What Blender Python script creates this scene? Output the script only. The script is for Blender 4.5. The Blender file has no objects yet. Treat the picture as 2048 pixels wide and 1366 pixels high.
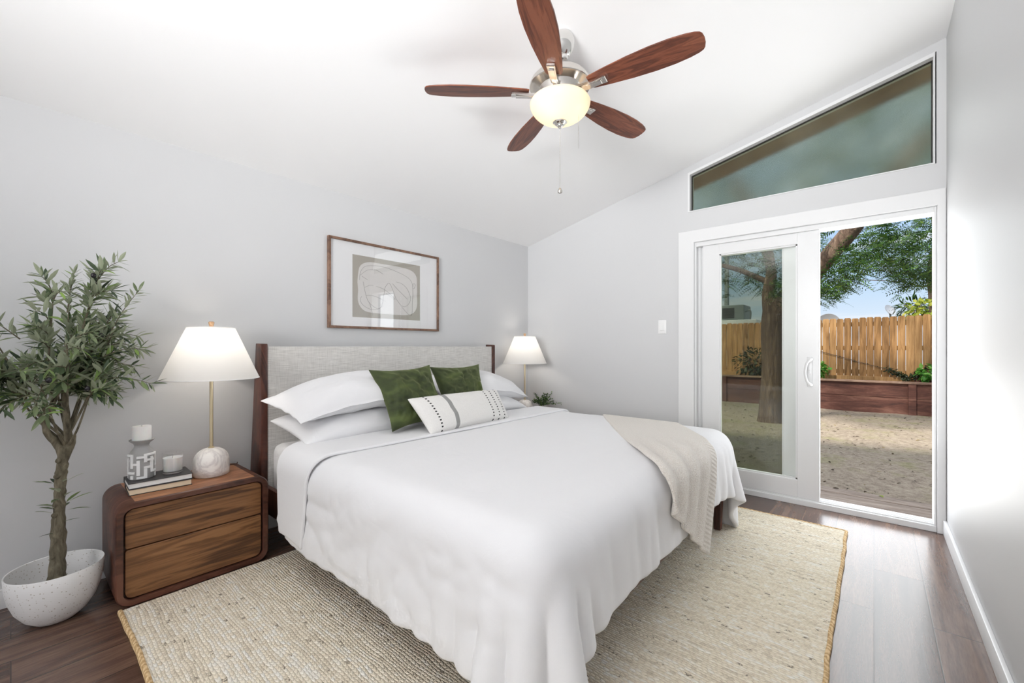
import bpy, bmesh, math, random
import numpy as np
from mathutils import Vector, Matrix, noise as mnoise

C = bpy.context.scene.collection
SC = bpy.context.scene
PI = math.pi
D2R = math.radians

# ---------------------------------------------------------------- camera
F_PX, CAM_H, YAW = 852.0, 1.15, math.atan2(724, 852)
cam = bpy.data.cameras.new('camera')
cam.sensor_width = 36.0
cam.lens = F_PX / 2048 * 36
cam.shift_y = (693 - 683) / 2048
cam.clip_start = 0.02
cam_o = bpy.data.objects.new('camera', cam)
C.objects.link(cam_o)
cam_o.location = (0, 0, CAM_H)
cam_o.rotation_euler = (PI / 2, 0, YAW)
SC.camera = cam_o

# ---------------------------------------------------------------- world, exposure, lights
SC.view_settings.view_transform = 'Standard'
SC.view_settings.look = 'None'
SC.view_settings.gamma = 1
SC.view_settings.use_curve_mapping = False
SC.view_settings.exposure = 0.0

W = bpy.data.worlds.new('sky')
SC.world = W
W.use_nodes = True
wn, wl = W.node_tree.nodes, W.node_tree.links
wn.clear()
w_out = wn.new('ShaderNodeOutputWorld')
w_bg = wn.new('ShaderNodeBackground')
w_bg.inputs['Strength'].default_value = 1.0
w_tc = wn.new('ShaderNodeTexCoord')
w_sep = wn.new('ShaderNodeSeparateXYZ')
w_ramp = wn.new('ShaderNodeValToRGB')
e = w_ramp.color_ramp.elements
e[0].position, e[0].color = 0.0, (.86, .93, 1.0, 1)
e[1].position, e[1].color = 0.62, (1.9, 2.0, 2.15, 1)   # unseen upper sky, brightened to lift the light on the yard
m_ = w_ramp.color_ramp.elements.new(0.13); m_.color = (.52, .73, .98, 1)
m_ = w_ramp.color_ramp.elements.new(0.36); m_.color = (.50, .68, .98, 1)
w_map = wn.new('ShaderNodeMapping'); w_map.inputs['Scale'].default_value = (2.2, 2.2, 22)
w_noi = wn.new('ShaderNodeTexNoise'); w_noi.inputs['Scale'].default_value = 1.3; w_noi.inputs['Detail'].default_value = 5
w_cr = wn.new('ShaderNodeValToRGB')
w_cr.color_ramp.elements[0].position = .5; w_cr.color_ramp.elements[1].position = .68
w_mix = wn.new('ShaderNodeMixRGB'); w_mix.inputs[2].default_value = (.93, .96, 1.0, 1)
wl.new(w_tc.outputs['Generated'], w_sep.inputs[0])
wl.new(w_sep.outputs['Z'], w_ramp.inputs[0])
wl.new(w_tc.outputs['Generated'], w_map.inputs[0])
wl.new(w_map.outputs[0], w_noi.inputs['Vector'])
wl.new(w_noi.outputs['Fac'], w_cr.inputs[0])
wl.new(w_cr.outputs[0], w_mix.inputs[0])
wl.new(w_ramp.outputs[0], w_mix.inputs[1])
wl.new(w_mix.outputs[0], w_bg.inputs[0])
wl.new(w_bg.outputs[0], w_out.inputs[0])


def lamp(name, kind, loc, energy, color=(1, 1, 1), rot=(0, 0, 0), size=None, size_y=None, radius=None):
    l = bpy.data.lights.new(name, kind)
    l.energy = energy
    l.color = color
    if kind == 'AREA':
        l.shape = 'RECTANGLE'; l.size = size; l.size_y = size_y
    if radius is not None:
        l.shadow_soft_size = radius
    o = bpy.data.objects.new(name, l)
    C.objects.link(o)
    o.location = loc; o.rotation_euler = rot
    return o


sun = lamp('sun', 'SUN', (0, -4, 9), 6.6, (1.0, .94, .84), (D2R(47), 0, D2R(-20)))
sun.data.angle = D2R(8)
SC.cycles.diffuse_bounces = 6
# daylight through the sliding door and the high window; plus an added fill behind the camera
lamp('door_daylight', 'AREA', (-.01, 3.86, 1.02), 14, (.95, .98, 1.0), (-PI / 2, 0, 0), .56, 1.9)
# sunlight thrown up off the pale yard, through the open door to the ceiling
lamp('yard_bounce_daylight', 'AREA', (-.01, 3.85, .62), 8, (1, .99, .97), (D2R(-140), 0, 0), .56, 1.0).data.spread = D2R(130)
lamp('glass_daylight', 'AREA', (-.70, 3.88, 1.02), 6, (.95, .98, 1.0), (-PI / 2, 0, 0), .5, 1.7)
lamp('rear_fill_light', 'AREA', (-.42, -3.55, 1.7), 34, (1, 1, 1), (PI / 2, 0, 0), 1.4, 1.9).data.spread = D2R(110)  # added fill light at the rear wall, which has no window
lamp('high_window_daylight', 'AREA', (-.42, 3.69, 2.47), 1.2, (.97, .99, 1.0), (D2R(-98), D2R(0), 0), 1.2, .24)
# photographer's light bounced off the ceiling from behind the camera
lamp('ceiling_bounce_light', 'AREA', (-.36, -2.3, 1.6), 47, (.985, .99, 1), (D2R(180 - 66), 0, D2R(17)), 1.2, .8).data.spread = D2R(76)


# ---------------------------------------------------------------- object helpers
def new_obj(name, data, loc, parent):
    o = bpy.data.objects.new(name, data)
    C.objects.link(o)
    o.location = loc
    if parent is not None:
        o.parent = parent
    return o


def wloc(o):
    v = Vector((0, 0, 0))
    while o is not None:
        v += o.location
        o = o.parent
    return v


def thing(name, label, cat, loc=(0, 0, 0), group=None, kind=None):
    o = new_obj(name, None, loc, None)
    o.empty_display_size = .05
    return tag(o, label, cat, group, kind)


def tag(o, label=None, cat=None, group=None, kind=None):
    if label: o['label'] = label
    if cat: o['category'] = cat
    if group: o['group'] = group
    if kind: o['kind'] = kind
    return o


def mobj(name, bm, mats, parent=None, loc=None, smooth=True, angle=35, label=None):
    """bm in world coordinates -> one mesh object (origin at its parent's base, or at loc)."""
    me = bpy.data.meshes.new(name)
    off = wloc(parent) if parent is not None else Vector(loc or (0, 0, 0))
    bmesh.ops.translate(bm, verts=bm.verts, vec=-off)
    bm.normal_update()
    if smooth:
        lim = D2R(angle)
        for f in bm.faces: f.smooth = True
        for ed in bm.edges:
            if len(ed.link_faces) == 2 and ed.calc_face_angle(0) > lim: ed.smooth = False
    bm.to_mesh(me); bm.free()
    for m in (mats if isinstance(mats, (list, tuple)) else [mats]): me.materials.append(m)
    o = new_obj(name, me, (0, 0, 0) if parent is not None else off, parent)
    if label: o['label'] = label
    return o


def dup(root, loc, label):
    r = root.copy(); C.objects.link(r); r.location = loc; r['label'] = label
    for ch in list(root.children):
        c = ch.copy(); C.objects.link(c); c.parent = r
        for g in list(ch.children):
            d = g.copy(); C.objects.link(d); d.parent = c
    return r


# ---------------------------------------------------------------- shape helpers (all add to a bmesh)
def B(): return bmesh.new()


def box(bm, x0, x1, y0, y1, z0, z1, bev=0, seg=2, mi=0):
    vs = [bm.verts.new((x, y, z)) for x in (x0, x1) for y in (y0, y1) for z in (z0, z1)]
    fs = [bm.faces.new([vs[i] for i in q]) for q in
          ((0, 1, 3, 2), (4, 6, 7, 5), (0, 4, 5, 1), (2, 3, 7, 6), (0, 2, 6, 4), (1, 5, 7, 3))]
    for f in fs: f.material_index = mi
    if bev:
        es = list({e for f in fs for e in f.edges})
        bmesh.ops.bevel(bm, geom=es, offset=bev, segments=seg, affect='EDGES', profile=.5)
    return vs


def prism(bm, poly, axis, a0, a1, bev=0, seg=2, mi=0, shift=(0, 0, 0)):
    """extrude a 2-D polygon along an axis. axis 'x': poly=(y,z); 'y': poly=(x,z); 'z': poly=(x,y)."""
    def pt(p, a):
        q = {'x': (a, p[0], p[1]), 'y': (p[0], a, p[1]), 'z': (p[0], p[1], a)}[axis]
        return (q[0] + shift[0], q[1] + shift[1], q[2] + shift[2])
    v0 = [bm.verts.new(pt(p, a0)) for p in poly]
    v1 = [bm.verts.new(pt(p, a1)) for p in poly]
    n = len(poly)
    fs = [bm.faces.new(v0[::-1]), bm.faces.new(v1)]
    fs += [bm.faces.new((v0[i], v0[(i + 1) % n], v1[(i + 1) % n], v1[i])) for i in range(n)]
    for f in fs: f.material_index = mi
    bmesh.ops.recalc_face_normals(bm, faces=fs)
    if bev:
        es = list({e for f in fs[:2] for e in f.edges})
        bmesh.ops.bevel(bm, geom=es, offset=bev, segments=seg, affect='EDGES', profile=.5)
    return fs


def lathe(bm, prof, cx, cy, seg=48, mi=0, sx=1, sy=1):
    rings = []
    for r, z in prof:
        if r < 1e-6:
            rings.append([bm.verts.new((cx, cy, z))])
        else:
            rings.append([bm.verts.new((cx + sx * r * math.cos(2 * PI * k / seg), cy + sy * r * math.sin(2 * PI * k / seg), z))
                          for k in range(seg)])
    fs = []
    for a, b in zip(rings[:-1], rings[1:]):
        for k in range(seg):
            k2 = (k + 1) % seg
            if len(a) == 1 and len(b) == 1: continue
            if len(a) == 1: f = bm.faces.new((a[0], b[k2], b[k]))
            elif len(b) == 1: f = bm.faces.new((a[k], a[k2], b[0]))
            else: f = bm.faces.new((a[k], a[k2], b[k2], b[k]))
            f.material_index = mi; fs.append(f)
    bmesh.ops.recalc_face_normals(bm, faces=fs)
    return rings


def tube(bm, pts, radii, seg=10, cap=True, mi=0, closed=False):
    pts = [Vector(p) for p in pts]
    n = len(pts)
    if not isinstance(radii, (list, tuple)): radii = [radii] * n
    rings = []; up = None
    for i, p in enumerate(pts):
        if closed: t = pts[(i + 1) % n] - pts[i - 1]
        else: t = pts[min(i + 1, n - 1)] - pts[max(i - 1, 0)]
        t.normalize()
        if up is None:
            up = t.orthogonal().normalized()
        else:
            up = (up - t * up.dot(t))
            up = up.normalized() if up.length > 1e-6 else t.orthogonal().normalized()
        s = t.cross(up)
        rings.append([bm.verts.new(p + (up * math.cos(2 * PI * k / seg) + s * math.sin(2 * PI * k / seg)) * radii[i])
                      for k in range(seg)])
    pairs = list(zip(rings[:-1], rings[1:]))
    if closed: pairs.append((rings[-1], rings[0]))
    fs = []
    for a, b in pairs:
        for k in range(seg):
            k2 = (k + 1) % seg
            fs.append(bm.faces.new((a[k], a[k2], b[k2], b[k])))
    if cap and not closed:
        fs.append(bm.faces.new(rings[0][::-1])); fs.append(bm.faces.new(rings[-1]))
    for f in fs: f.material_index = mi
    bmesh.ops.recalc_face_normals(bm, faces=fs)


def rrect(a0, a1, b0, b1, r, n=8):
    out = []
    for cx, cy, s in ((a1 - r, b1 - r, 0), (a0 + r, b1 - r, 1), (a0 + r, b0 + r, 2), (a1 - r, b0 + r, 3)):
        for k in range(n + 1):
            t = (s + k / n) * PI / 2
            out.append((cx + r * math.cos(t), cy + r * math.sin(t)))
    return out


def sphere(bm, c, r, u=16, v=10, s=(1, 1, 1), mi=0):
    m = Matrix.Translation(c) @ Matrix.Diagonal((r * s[0], r * s[1], r * s[2], 1))
    ret = bmesh.ops.create_uvsphere(bm, u_segments=u, v_segments=v, radius=1, matrix=m)
    for f in {f for q in ret['verts'] for f in q.link_faces}: f.material_index = mi


def smooth_path(pts, n=8):
    pts = [Vector(p) for p in pts]; out = []
    P = [pts[0]] + pts + [pts[-1]]
    for i in range(1, len(P) - 2):
        p0, p1, p2, p3 = P[i - 1:i + 3]
        for k in range(n):
            t = k / n
            out.append(.5 * ((2 * p1) + (p2 - p0) * t + (2 * p0 - 5 * p1 + 4 * p2 - p3) * t * t + (3 * p1 - p0 - 3 * p2 + p3) * t ** 3))
    out.append(pts[-1])
    return out


def lerp_list(vals, n):
    out = []
    for i in range(n):
        t = i / (n - 1) * (len(vals) - 1); k = min(int(t), len(vals) - 2)
        out.append(vals[k] + (vals[k + 1] - vals[k]) * (t - k))
    return out


# ---------------------------------------------------------------- material helpers
MATS = {}


class N:
    """tiny node-tree writer"""
    def __init__(self, name):
        m = bpy.data.materials.new(name); m.use_nodes = True
        self.m = m; self.t = m.node_tree; self.n = self.t.nodes; self.n.clear()
        self.out = self.n.new('ShaderNodeOutputMaterial')

    def add(self, kind, ins=None, **props):
        nd = self.n.new('ShaderNode' + kind)
        for k, v in props.items(): setattr(nd, k, v)
        for k, v in (ins or {}).items():
            s = nd.inputs[k]
            if isinstance(v, bpy.types.NodeSocket): self.t.links.new(v, s)
            else: s.default_value = v
        return nd

    def math(self, op, a, b=0.0, c=0.0):
        nd = self.add('Math', operation=op)
        for i, v in enumerate((a, b, c)):
            if i >= len(nd.inputs): break
            if isinstance(v, bpy.types.NodeSocket): self.t.links.new(v, nd.inputs[i])
            else: nd.inputs[i].default_value = v
        return nd.outputs[0]

    def ramp(self, fac, stops, interp='LINEAR'):
        nd = self.add('ValToRGB', {0: fac})
        cr = nd.color_ramp; cr.interpolation = interp
        while len(cr.elements) < len(stops): cr.elements.new(.5)
        for el, (p, c) in zip(cr.elements, stops):
            el.position = p; el.color = (*c, 1) if len(c) == 3 else c
        return nd.outputs[0]

    def mix(self, fac, a, b, blend='MIX'):
        nd = self.add('MixRGB', blend_type=blend)
        for i, v in enumerate((fac, a, b)):
            if isinstance(v, bpy.types.NodeSocket): self.t.links.new(v, nd.inputs[i])
            elif i == 0: nd.inputs[0].default_value = v
            else: nd.inputs[i].default_value = (*v, 1) if len(v) == 3 else v
        return nd.outputs[0]

    def coord(self, kind='Object', scale=(1, 1, 1), rot=(0, 0, 0), loc=(0, 0, 0)):
        tc = self.add('TexCoord')
        mp = self.add('Mapping', {0: tc.outputs[kind], 'Scale': scale, 'Rotation': rot, 'Location': loc})
        return mp.outputs[0]

    def noise(self, vec, scale, detail=4, rough=.5, dist=0.0):
        return self.add('TexNoise', {'Vector': vec, 'Scale': scale, 'Detail': detail, 'Roughness': rough, 'Distortion': dist}).outputs['Fac']

    def bump(self, h, strength=.3, dist=.01):
        return self.add('Bump', {'Height': h, 'Strength': strength, 'Distance': dist}).outputs[0]

    def bsdf(self, col, rough=.5, metal=0, normal=None, **kw):
        p = self.add('BsdfPrincipled')
        def put(k, v):
            if isinstance(v, bpy.types.NodeSocket): self.t.links.new(v, p.inputs[k])
            elif k == 'Base Color': p.inputs[k].default_value = (*v, 1) if len(v) == 3 else v
            else: p.inputs[k].default_value = v
        put('Base Color', col); put('Roughness', rough); put('Metallic', metal)
        if normal is not None: put('Normal', normal)
        for k, v in kw.items(): put(k.replace('_', ' '), v)
        return p.outputs[0]

    def done(self, sh):
        self.t.links.new(sh, self.out.inputs['Surface'])
        MATS[self.m.name] = self.m
        return self.m


def srgb(r, g, b):
    return tuple((c / 255 / 12.92 if c / 255 <= .04045 else ((c / 255 + .055) / 1.055) ** 2.4) for c in (r, g, b))


def plain(name, col, rough=.5, metal=0, bump=0, bscale=60, var=0, **kw):
    k = N(name)
    v = k.coord()
    c = col
    if var:
        nz = k.noise(v, bscale * .3, 3)
        c = k.ramp(nz, [(.3, tuple(x * (1 - var) for x in col)), (.7, tuple(min(1, x * (1 + var)) for x in col))])
    nr = k.bump(k.noise(v, bscale, 4), bump, .004) if bump else None
    return k.done(k.bsdf(c, rough, metal, nr, **kw))


def wood(name, dark, mid, light, grain=(1, 1, 1), scale=6, rough=.42, bump=.12, rings=True, kind='Object'):
    """grain: mapping scale; the long grain runs along the axis with the small scale."""
    k = N(name)
    v = k.coord(kind, scale=grain)
    n1 = k.noise(v, scale, 5, .55, .8)
    n2 = k.noise(v, scale * 9, 3, .6)
    f = n1
    if rings:
        wv = k.math('SINE', k.math('MULTIPLY', n1, 42))
        f = k.math('ADD', k.math('MULTIPLY', wv, .12), n1)
    f = k.math('ADD', f, k.math('MULTIPLY', k.math('SUBTRACT', n2, .5), .35))
    col = k.ramp(f, [(.28, dark), (.5, mid), (.72, light)])
    return k.done(k.bsdf(col, rough, 0, k.bump(f, bump, .003)))


def glass(name, tint, rough=0.0, spec=1.0, haze=0.0, hazecol=(.5, .5, .5)):
    """thin pane: tinted see-through plus mirror reflection growing towards grazing angles"""
    k = N(name)
    lw = k.add('LayerWeight', {'Blend': .5}).outputs['Facing']
    fr = k.math('ADD', k.math('MULTIPLY', k.math('POWER', lw, 5.0), .9 * spec), .045 * spec)
    tr = k.add('BsdfTransparent', {'Color': (*tint, 1)}).outputs[0]
    gl = k.add('BsdfGlossy', {'Roughness': rough, 'Color': (1, 1, 1, 1)}).outputs[0]
    sh = k.add('MixShader', {0: fr, 1: tr, 2: gl}).outputs[0]
    return k.done(sh)


# ---------------------------------------------------------------- materials
k = N('wall_paint'); v = k.coord()
M_WALL = k.done(k.bsdf((.63, .634, .643), .5, 0, k.bump(k.noise(v, 130, 3), .06, .002)))
k = N('ceiling_paint'); v = k.coord()
M_CEIL = k.done(k.bsdf((.92, .92, .925), .8, 0, k.bump(k.noise(v, 90, 3), .05, .002)))
M_TRIM = plain('white_trim_paint', (.78, .784, .79), .35)
M_VINYL = plain('white_vinyl', (.77, .776, .782), .3)
M_DARKGAP = plain('dark_gap', (.03, .028, .026), .8)

# dark plank floor, planks running along Y
k = N('dark_plank_floor')
v = k.coord(rot=(0, 0, PI / 2))
br = k.add('TexBrick', {'Vector': v, 'Color1': (0, 0, 0, 1), 'Color2': (1, 1, 1, 1), 'Mortar': (.5, .5, .5, 1), 'Scale': 1.0,
                        'Mortar Size': .0022, 'Mortar Smooth': .2, 'Brick Width': 1.22, 'Row Height': .185}, offset=.37)
vg = k.coord(scale=(9, .7, 1))
cellv = k.add('VectorMath', {0: vg, 1: k.add('VectorMath', {0: br.outputs['Color'], 1: (13, 31, 0)}, operation='MULTIPLY').outputs[0]}, operation='ADD').outputs[0]
n1 = k.noise(cellv, 2.4, 6, .6, .6)
n2 = k.noise(cellv, 22, 3, .6)
f = k.math('ADD', n1, k.math('MULTIPLY', k.math('SUBTRACT', n2, .5), .35))
f = k.math('ADD', f, k.math('MULTIPLY', k.math('SUBTRACT', k.add('SeparateColor', {0: br.outputs['Color']}).outputs[0], .5), .22))
colr = k.ramp(f, [(.25, srgb(58, 41, 35)), (.5, srgb(88, 65, 55)), (.78, srgb(122, 95, 80))])
colr = k.mix(br.outputs['Fac'], colr, srgb(60, 45, 38))
hgt = k.math('SUBTRACT', k.math('MULTIPLY', f, .25), k.math('MULTIPLY', br.outputs['Fac'], 1.0))
M_FLOOR = k.done(k.bsdf(colr, .22, 0, k.bump(hgt, .22, .003), IOR=1.65))

M_WALNUT = wood('walnut_veneer', srgb(78, 50, 30), srgb(122, 82, 50), srgb(150, 106, 68), (1, .17, 2.6), 5.0, .38)
M_WALNUT_TOP = wood('walnut_top_veneer', srgb(132, 84, 54), srgb(164, 110, 74), srgb(184, 132, 94), (3, .4, 1), 4, .36)
M_WALNUT_D = wood('dark_walnut_case', srgb(62, 38, 30), srgb(88, 55, 43), srgb(108, 70, 55), (2, .5, 1.2), 4, .36)
M_BEDWOOD = wood('dark_bed_wood', srgb(58, 31, 24), srgb(84, 47, 36), srgb(106, 62, 47), (1.4, 1.4, .5), 5, .36)
M_FRAMEWOOD = wood('picture_frame_walnut', srgb(92, 66, 52), srgb(122, 92, 74), srgb(142, 110, 90), (1, 1, 1), 8, .5)
M_BLADE = wood('fan_blade_wood', srgb(84, 42, 28), srgb(112, 60, 40), srgb(134, 78, 54), (.55, 5, 1), 4.2, .38, .05, kind='UV')
M_FINIAL_WOOD = wood('pale_finial_wood', srgb(170, 130, 95), srgb(196, 156, 118), srgb(214, 180, 146), (1, 1, .5), 20, .5)

M_NICKEL = plain('brushed_nickel', (.72, .69, .65), .24, 1.0)
M_CHROME = plain('polished_nickel', (.78, .77, .75), .12, 1.0)
M_BRASS = plain('satin_brass', (.78, .66, .44), .3, 1.0)

# headboard linen: fine horizontal slub weave
k = N('grey_linen')
v1 = k.coord(scale=(1, 6, 130)); v2 = k.coord(scale=(1, 130, 6))
a = k.noise(v1, 2.2, 4, .6); b = k.noise(v2, 2.2, 3, .6)
f = k.math('ADD', k.math('MULTIPLY', a, .65), k.math('MULTIPLY', b, .35))
M_LINEN = k.done(k.bsdf(k.ramp(f, [(.30, srgb(174, 171, 167)), (.5, srgb(207, 205, 201)), (.70, srgb(230, 228, 224))]), .9, 0,
                        k.bump(f, .35, .002), Sheen_Weight=.2))


def fabric(name, col, bscale=900, bump=.12, crease=0.0, cscale=7, sheen=.15, rough=.9):
    k = N(name); v = k.coord()
    h = k.math('MULTIPLY', k.noise(v, bscale, 2), .05)
    if crease:
        cv = k.noise(v, cscale, 5, .55, 1.2)
        ridge = k.math('ABSOLUTE', k.math('SUBTRACT', cv, .5))
        h = k.math('ADD', h, k.math('MULTIPLY', ridge, crease))
    return k.done(k.bsdf(col, rough, 0, k.bump(h, bump * 4, .012), Sheen_Weight=sheen))


M_DUVET = fabric('white_cotton_duvet', (.80, .80, .815), crease=.5, cscale=5)
M_SHEET = fabric('white_cotton_sheet', (.79, .785, .785), crease=.8, cscale=9)
M_PILLOW = fabric('white_cotton_pillowcase', (.80, .80, .815), crease=.55, cscale=9)
M_VELVET = None
k = N('olive_green_velvet'); v = k.coord(scale=(1, 1, 1.9), rot=(0, .5, .4))
n1 = k.noise(v, 6.5, 3, .5, .5)
lw = k.add('LayerWeight', {'Blend': .35}).outputs['Facing']
base = k.ramp(n1, [(.3, srgb(34, 43, 17)), (.5, srgb(54, 66, 29)), (.68, srgb(80, 93, 46))])
base = k.mix(k.math('MULTIPLY', lw, .5), base, srgb(120, 130, 78))
M_VELVET = k.done(k.bsdf(base, .75, 0, k.bump(n1, .6, .03), Sheen_Weight=.2, Sheen_Roughness=.4, Sheen_Tint=(*srgb(150, 165, 95), 1)))

# lumbar cushion: cream, grey stripe and columns of black stitches, laid out on its own UVs
k = N('lumbar_weave')
uv = k.add('TexCoord').outputs['UV']
sp = k.add('SeparateXYZ', {0: uv})
U, V = sp.outputs[0], sp.outputs[1]


def band(c, w):
    return k.math('LESS_THAN', k.math('ABSOLUTE', k.math('SUBTRACT', U, c)), w)


stripe = band(.285, .021)
dots = None
for c in (.115, .745, .83, .915):
    b_ = band(c, .0085)
    dots = b_ if dots is None else k.math('MAXIMUM', dots, b_)
dv = k.math('LESS_THAN', k.math('FRACT', k.math('MULTIPLY', V, 13.0)), .42)
dots = k.math('MULTIPLY', dots, dv)
vv = k.coord()
cream = k.ramp(k.noise(vv, 300, 2), [(.3, (.74, .725, .70)), (.7, (.82, .81, .79))])
colr = k.mix(stripe, cream, srgb(150, 150, 148))
colr = k.mix(dots, colr, srgb(28, 28, 30))
M_LUMBAR = k.done(k.bsdf(colr, .9, 0, k.bump(k.math('ADD', k.noise(vv, 350, 2), k.math('MULTIPLY', dots, .8)), .25, .003)))

# knit throw (UV.x across the width)
k = N('oatmeal_knit')
vv = k.coord()
uv = k.add('TexCoord').outputs['UV']
sp = k.add('SeparateXYZ', {0: uv})
n1 = k.noise(vv, 260, 3, .6); n2 = k.add('TexVoronoi', {'Vector': vv, 'Scale': 230.0}).outputs['Distance']
rib = k.math('MULTIPLY', k.math('GREATER_THAN', sp.outputs[0], .90), k.math('SINE', k.math('MULTIPLY', sp.outputs[1], 420)))
h = k.math('ADD', k.math('ADD', n1, n2), k.math('MULTIPLY', rib, .7))
M_THROW = k.done(k.bsdf(k.ramp(n1, [(.3, srgb(216, 206, 194)), (.5, srgb(238, 231, 222)), (.7, srgb(247, 243, 237))]), .95, 0,
                        k.bump(h, .7, .006), Sheen_Weight=.4))

# rug: braided rows along X
k = N('braided_rug')
vv = k.coord()
wob = k.noise(k.coord(scale=(2, 5, 1)), 3.0, 3)
sp = k.add('SeparateXYZ', {0: vv})
yy = k.math('ADD', sp.outputs[1], k.math('MULTIPLY', k.math('SUBTRACT', wob, .5), .03))
r_ = k.math('DIVIDE', yy, .0115)
row = k.math('FLOOR', r_); fr_ = k.math('FRACT', r_)
rnd = k.add('TexWhiteNoise', {'W': row}, noise_dimensions='1D').outputs['Value']
xx = k.math('ADD', k.math('DIVIDE', sp.outputs[0], k.math('ADD', .016, k.math('MULTIPLY', rnd, .009))), k.math('MULTIPLY', rnd, 37.0))
xx = k.math('ADD', xx, k.math('MULTIPLY', k.math('ABSOLUTE', k.math('SUBTRACT', fr_, .5)), .7))
fx = k.math('FRACT', xx)
px_ = k.math('SINE', k.math('MULTIPLY', fx, PI)); py_ = k.math('SINE', k.math('MULTIPLY', fr_, PI))
loop = k.math('POWER', k.math('MULTIPLY', px_, py_), .5)
cell = k.add('CombineXYZ', {0: k.math('FLOOR', xx), 1: row}).outputs[0]
rc = k.add('TexWhiteNoise', {'Vector': cell}, noise_dimensions='2D').outputs['Value']
big = k.noise(k.coord(scale=(.35, 3.0, 1)), 3.0, 3)
tone = k.math('ADD', k.math('ADD', k.math('MULTIPLY', rnd, .26), k.math('MULTIPLY', rc, .38)), k.math('MULTIPLY', k.math('ADD', big, k.math('MULTIPLY', k.math('SUBTRACT', k.noise(vv, 26, 3, .6), .5), .9)), .45))
colr = k.ramp(tone, [(.22, srgb(212, 200, 180)), (.42, srgb(232, 220, 198)), (.6, srgb(240, 230, 210)), (.85, srgb(242, 238, 228))])
speck = k.math('MULTIPLY', k.math('LESS_THAN', rc, .026), k.math('GREATER_THAN', k.noise(vv, 120, 3, .6), .53))
colr = k.mix(k.math('MULTIPLY', speck, .75), colr, srgb(92, 82, 70))
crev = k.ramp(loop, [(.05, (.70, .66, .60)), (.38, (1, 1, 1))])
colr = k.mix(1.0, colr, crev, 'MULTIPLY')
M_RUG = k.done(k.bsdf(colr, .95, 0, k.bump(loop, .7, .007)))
k = N('jute_binding'); vv = k.coord()
wv = k.math('ADD', k.math('MULTIPLY', k.add('TexWave', {'Vector': vv, 'Scale': 22.0, 'Distortion': 9.0, 'Detail': 3.0}, bands_direction='DIAGONAL').outputs['Fac'], .45), k.math('MULTIPLY', k.noise(vv, 60, 4, .7), .55))
M_JUTE = k.done(k.bsdf(k.ramp(wv, [(.15, srgb(172, 136, 92)), (.5, srgb(214, 182, 134)), (.8, srgb(232, 206, 164))]), .95, 0, k.bump(wv, .8, .006)))

# marble
k = N('white_marble'); vv = k.coord()
nz = k.noise(vv, 4.5, 5, .55, 1.6)
vein = k.math('ABSOLUTE', k.math('SUBTRACT', nz, .52))
M_MARBLE = k.done(k.bsdf(k.ramp(vein, [(.0, srgb(212, 206, 203)), (.02, srgb(228, 223, 219)), (.06, srgb(240, 236, 231))]), .35))

# lamp shade: thin translucent linen
k = N('white_lamp_shade'); vv = k.coord()
d1 = k.add('BsdfDiffuse', {'Color': (.86, .86, .85, 1)}).outputs[0]
t1 = k.add('BsdfTranslucent', {'Color': (.80, .79, .77, 1)}).outputs[0]
M_SHADE = k.done(k.add('MixShader', {0: .5, 1: d1, 2: t1}).outputs[0])
k = N('frosted_bowl_glass')
d1 = k.add('BsdfTranslucent', {'Color': (1.0, .84, .66, 1)}).outputs[0]
d2 = k.bsdf((.88, .79, .67), .25)
M_BOWL = k.done(k.add('MixShader', {0: .45, 1: d1, 2: d2}).outputs[0])
k = N('bulb_glow'); M_BULB = k.done(k.add('Emission', {'Color': (1, .93, .82, 1), 'Strength': 6.0}).outputs[0])

M_POT = None
k = N('speckled_white_planter'); vv = k.coord()
vo = k.add('TexVoronoi', {'Vector': vv, 'Scale': 85.0}).outputs['Distance']
M_POT = k.done(k.bsdf(k.ramp(vo, [(.0, srgb(150, 140, 130)), (.16, srgb(196, 190, 184)), (.22, srgb(236, 236, 236))]), .6))
M_SOIL = plain('dark_soil', srgb(60, 48, 40), .95, 0, .8, 60, .3)
k = N('olive_bark'); vv = k.coord(scale=(1, 1, .35))
nz = k.noise(vv, 45, 5, .65, .6)
M_BARK = k.done(k.bsdf(k.ramp(nz, [(.3, srgb(64, 58, 46)), (.5, srgb(104, 97, 80)), (.72, srgb(140, 130, 110))]), .85, 0, k.bump(nz, .8, .008)))


def leafmat(name, stops, back=None, trans=.25, rough=.5):
    k = N(name)
    g = k.add('NewGeometry')
    col = k.ramp(g.outputs['Random Per Island'], stops)
    if back: col = k.mix(g.outputs['Backfacing'], col, back)
    p = k.bsdf(col, rough)
    t = k.add('BsdfTranslucent', {'Color': col}).outputs[0]
    return k.done(k.add('MixShader', {0: trans, 1: p, 2: t}).outputs[0])


M_OLEAF = leafmat('olive_leaf', [(0, srgb(54, 70, 52)), (.4, srgb(88, 106, 74)), (.75, srgb(126, 140, 102)), (1, srgb(136, 166, 84))], srgb(172, 180, 154), .28)
M_OLIVE = plain('black_olive', srgb(38, 34, 40), .25)
M_TLEAF = leafmat('garden_tree_leaf', [(0, srgb(26, 50, 26)), (.5, srgb(46, 80, 34)), (.85, srgb(74, 112, 42)), (1, srgb(112, 136, 56))], None, .35)
M_YLEAF = leafmat('yellow_green_leaf', [(0, srgb(110, 140, 50)), (.5, srgb(176, 190, 70)), (1, srgb(226, 220, 110))], None, .35)
M_GLEAF = leafmat('bright_green_leaf', [(0, srgb(60, 120, 40)), (.6, srgb(104, 170, 70)), (1, srgb(150, 205, 100))], None, .3)
M_DLEAF = leafmat('dark_vine_leaf', [(0, srgb(28, 38, 24)), (.6, srgb(48, 62, 38)), (1, srgb(90, 96, 60))], None, .2)
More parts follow.
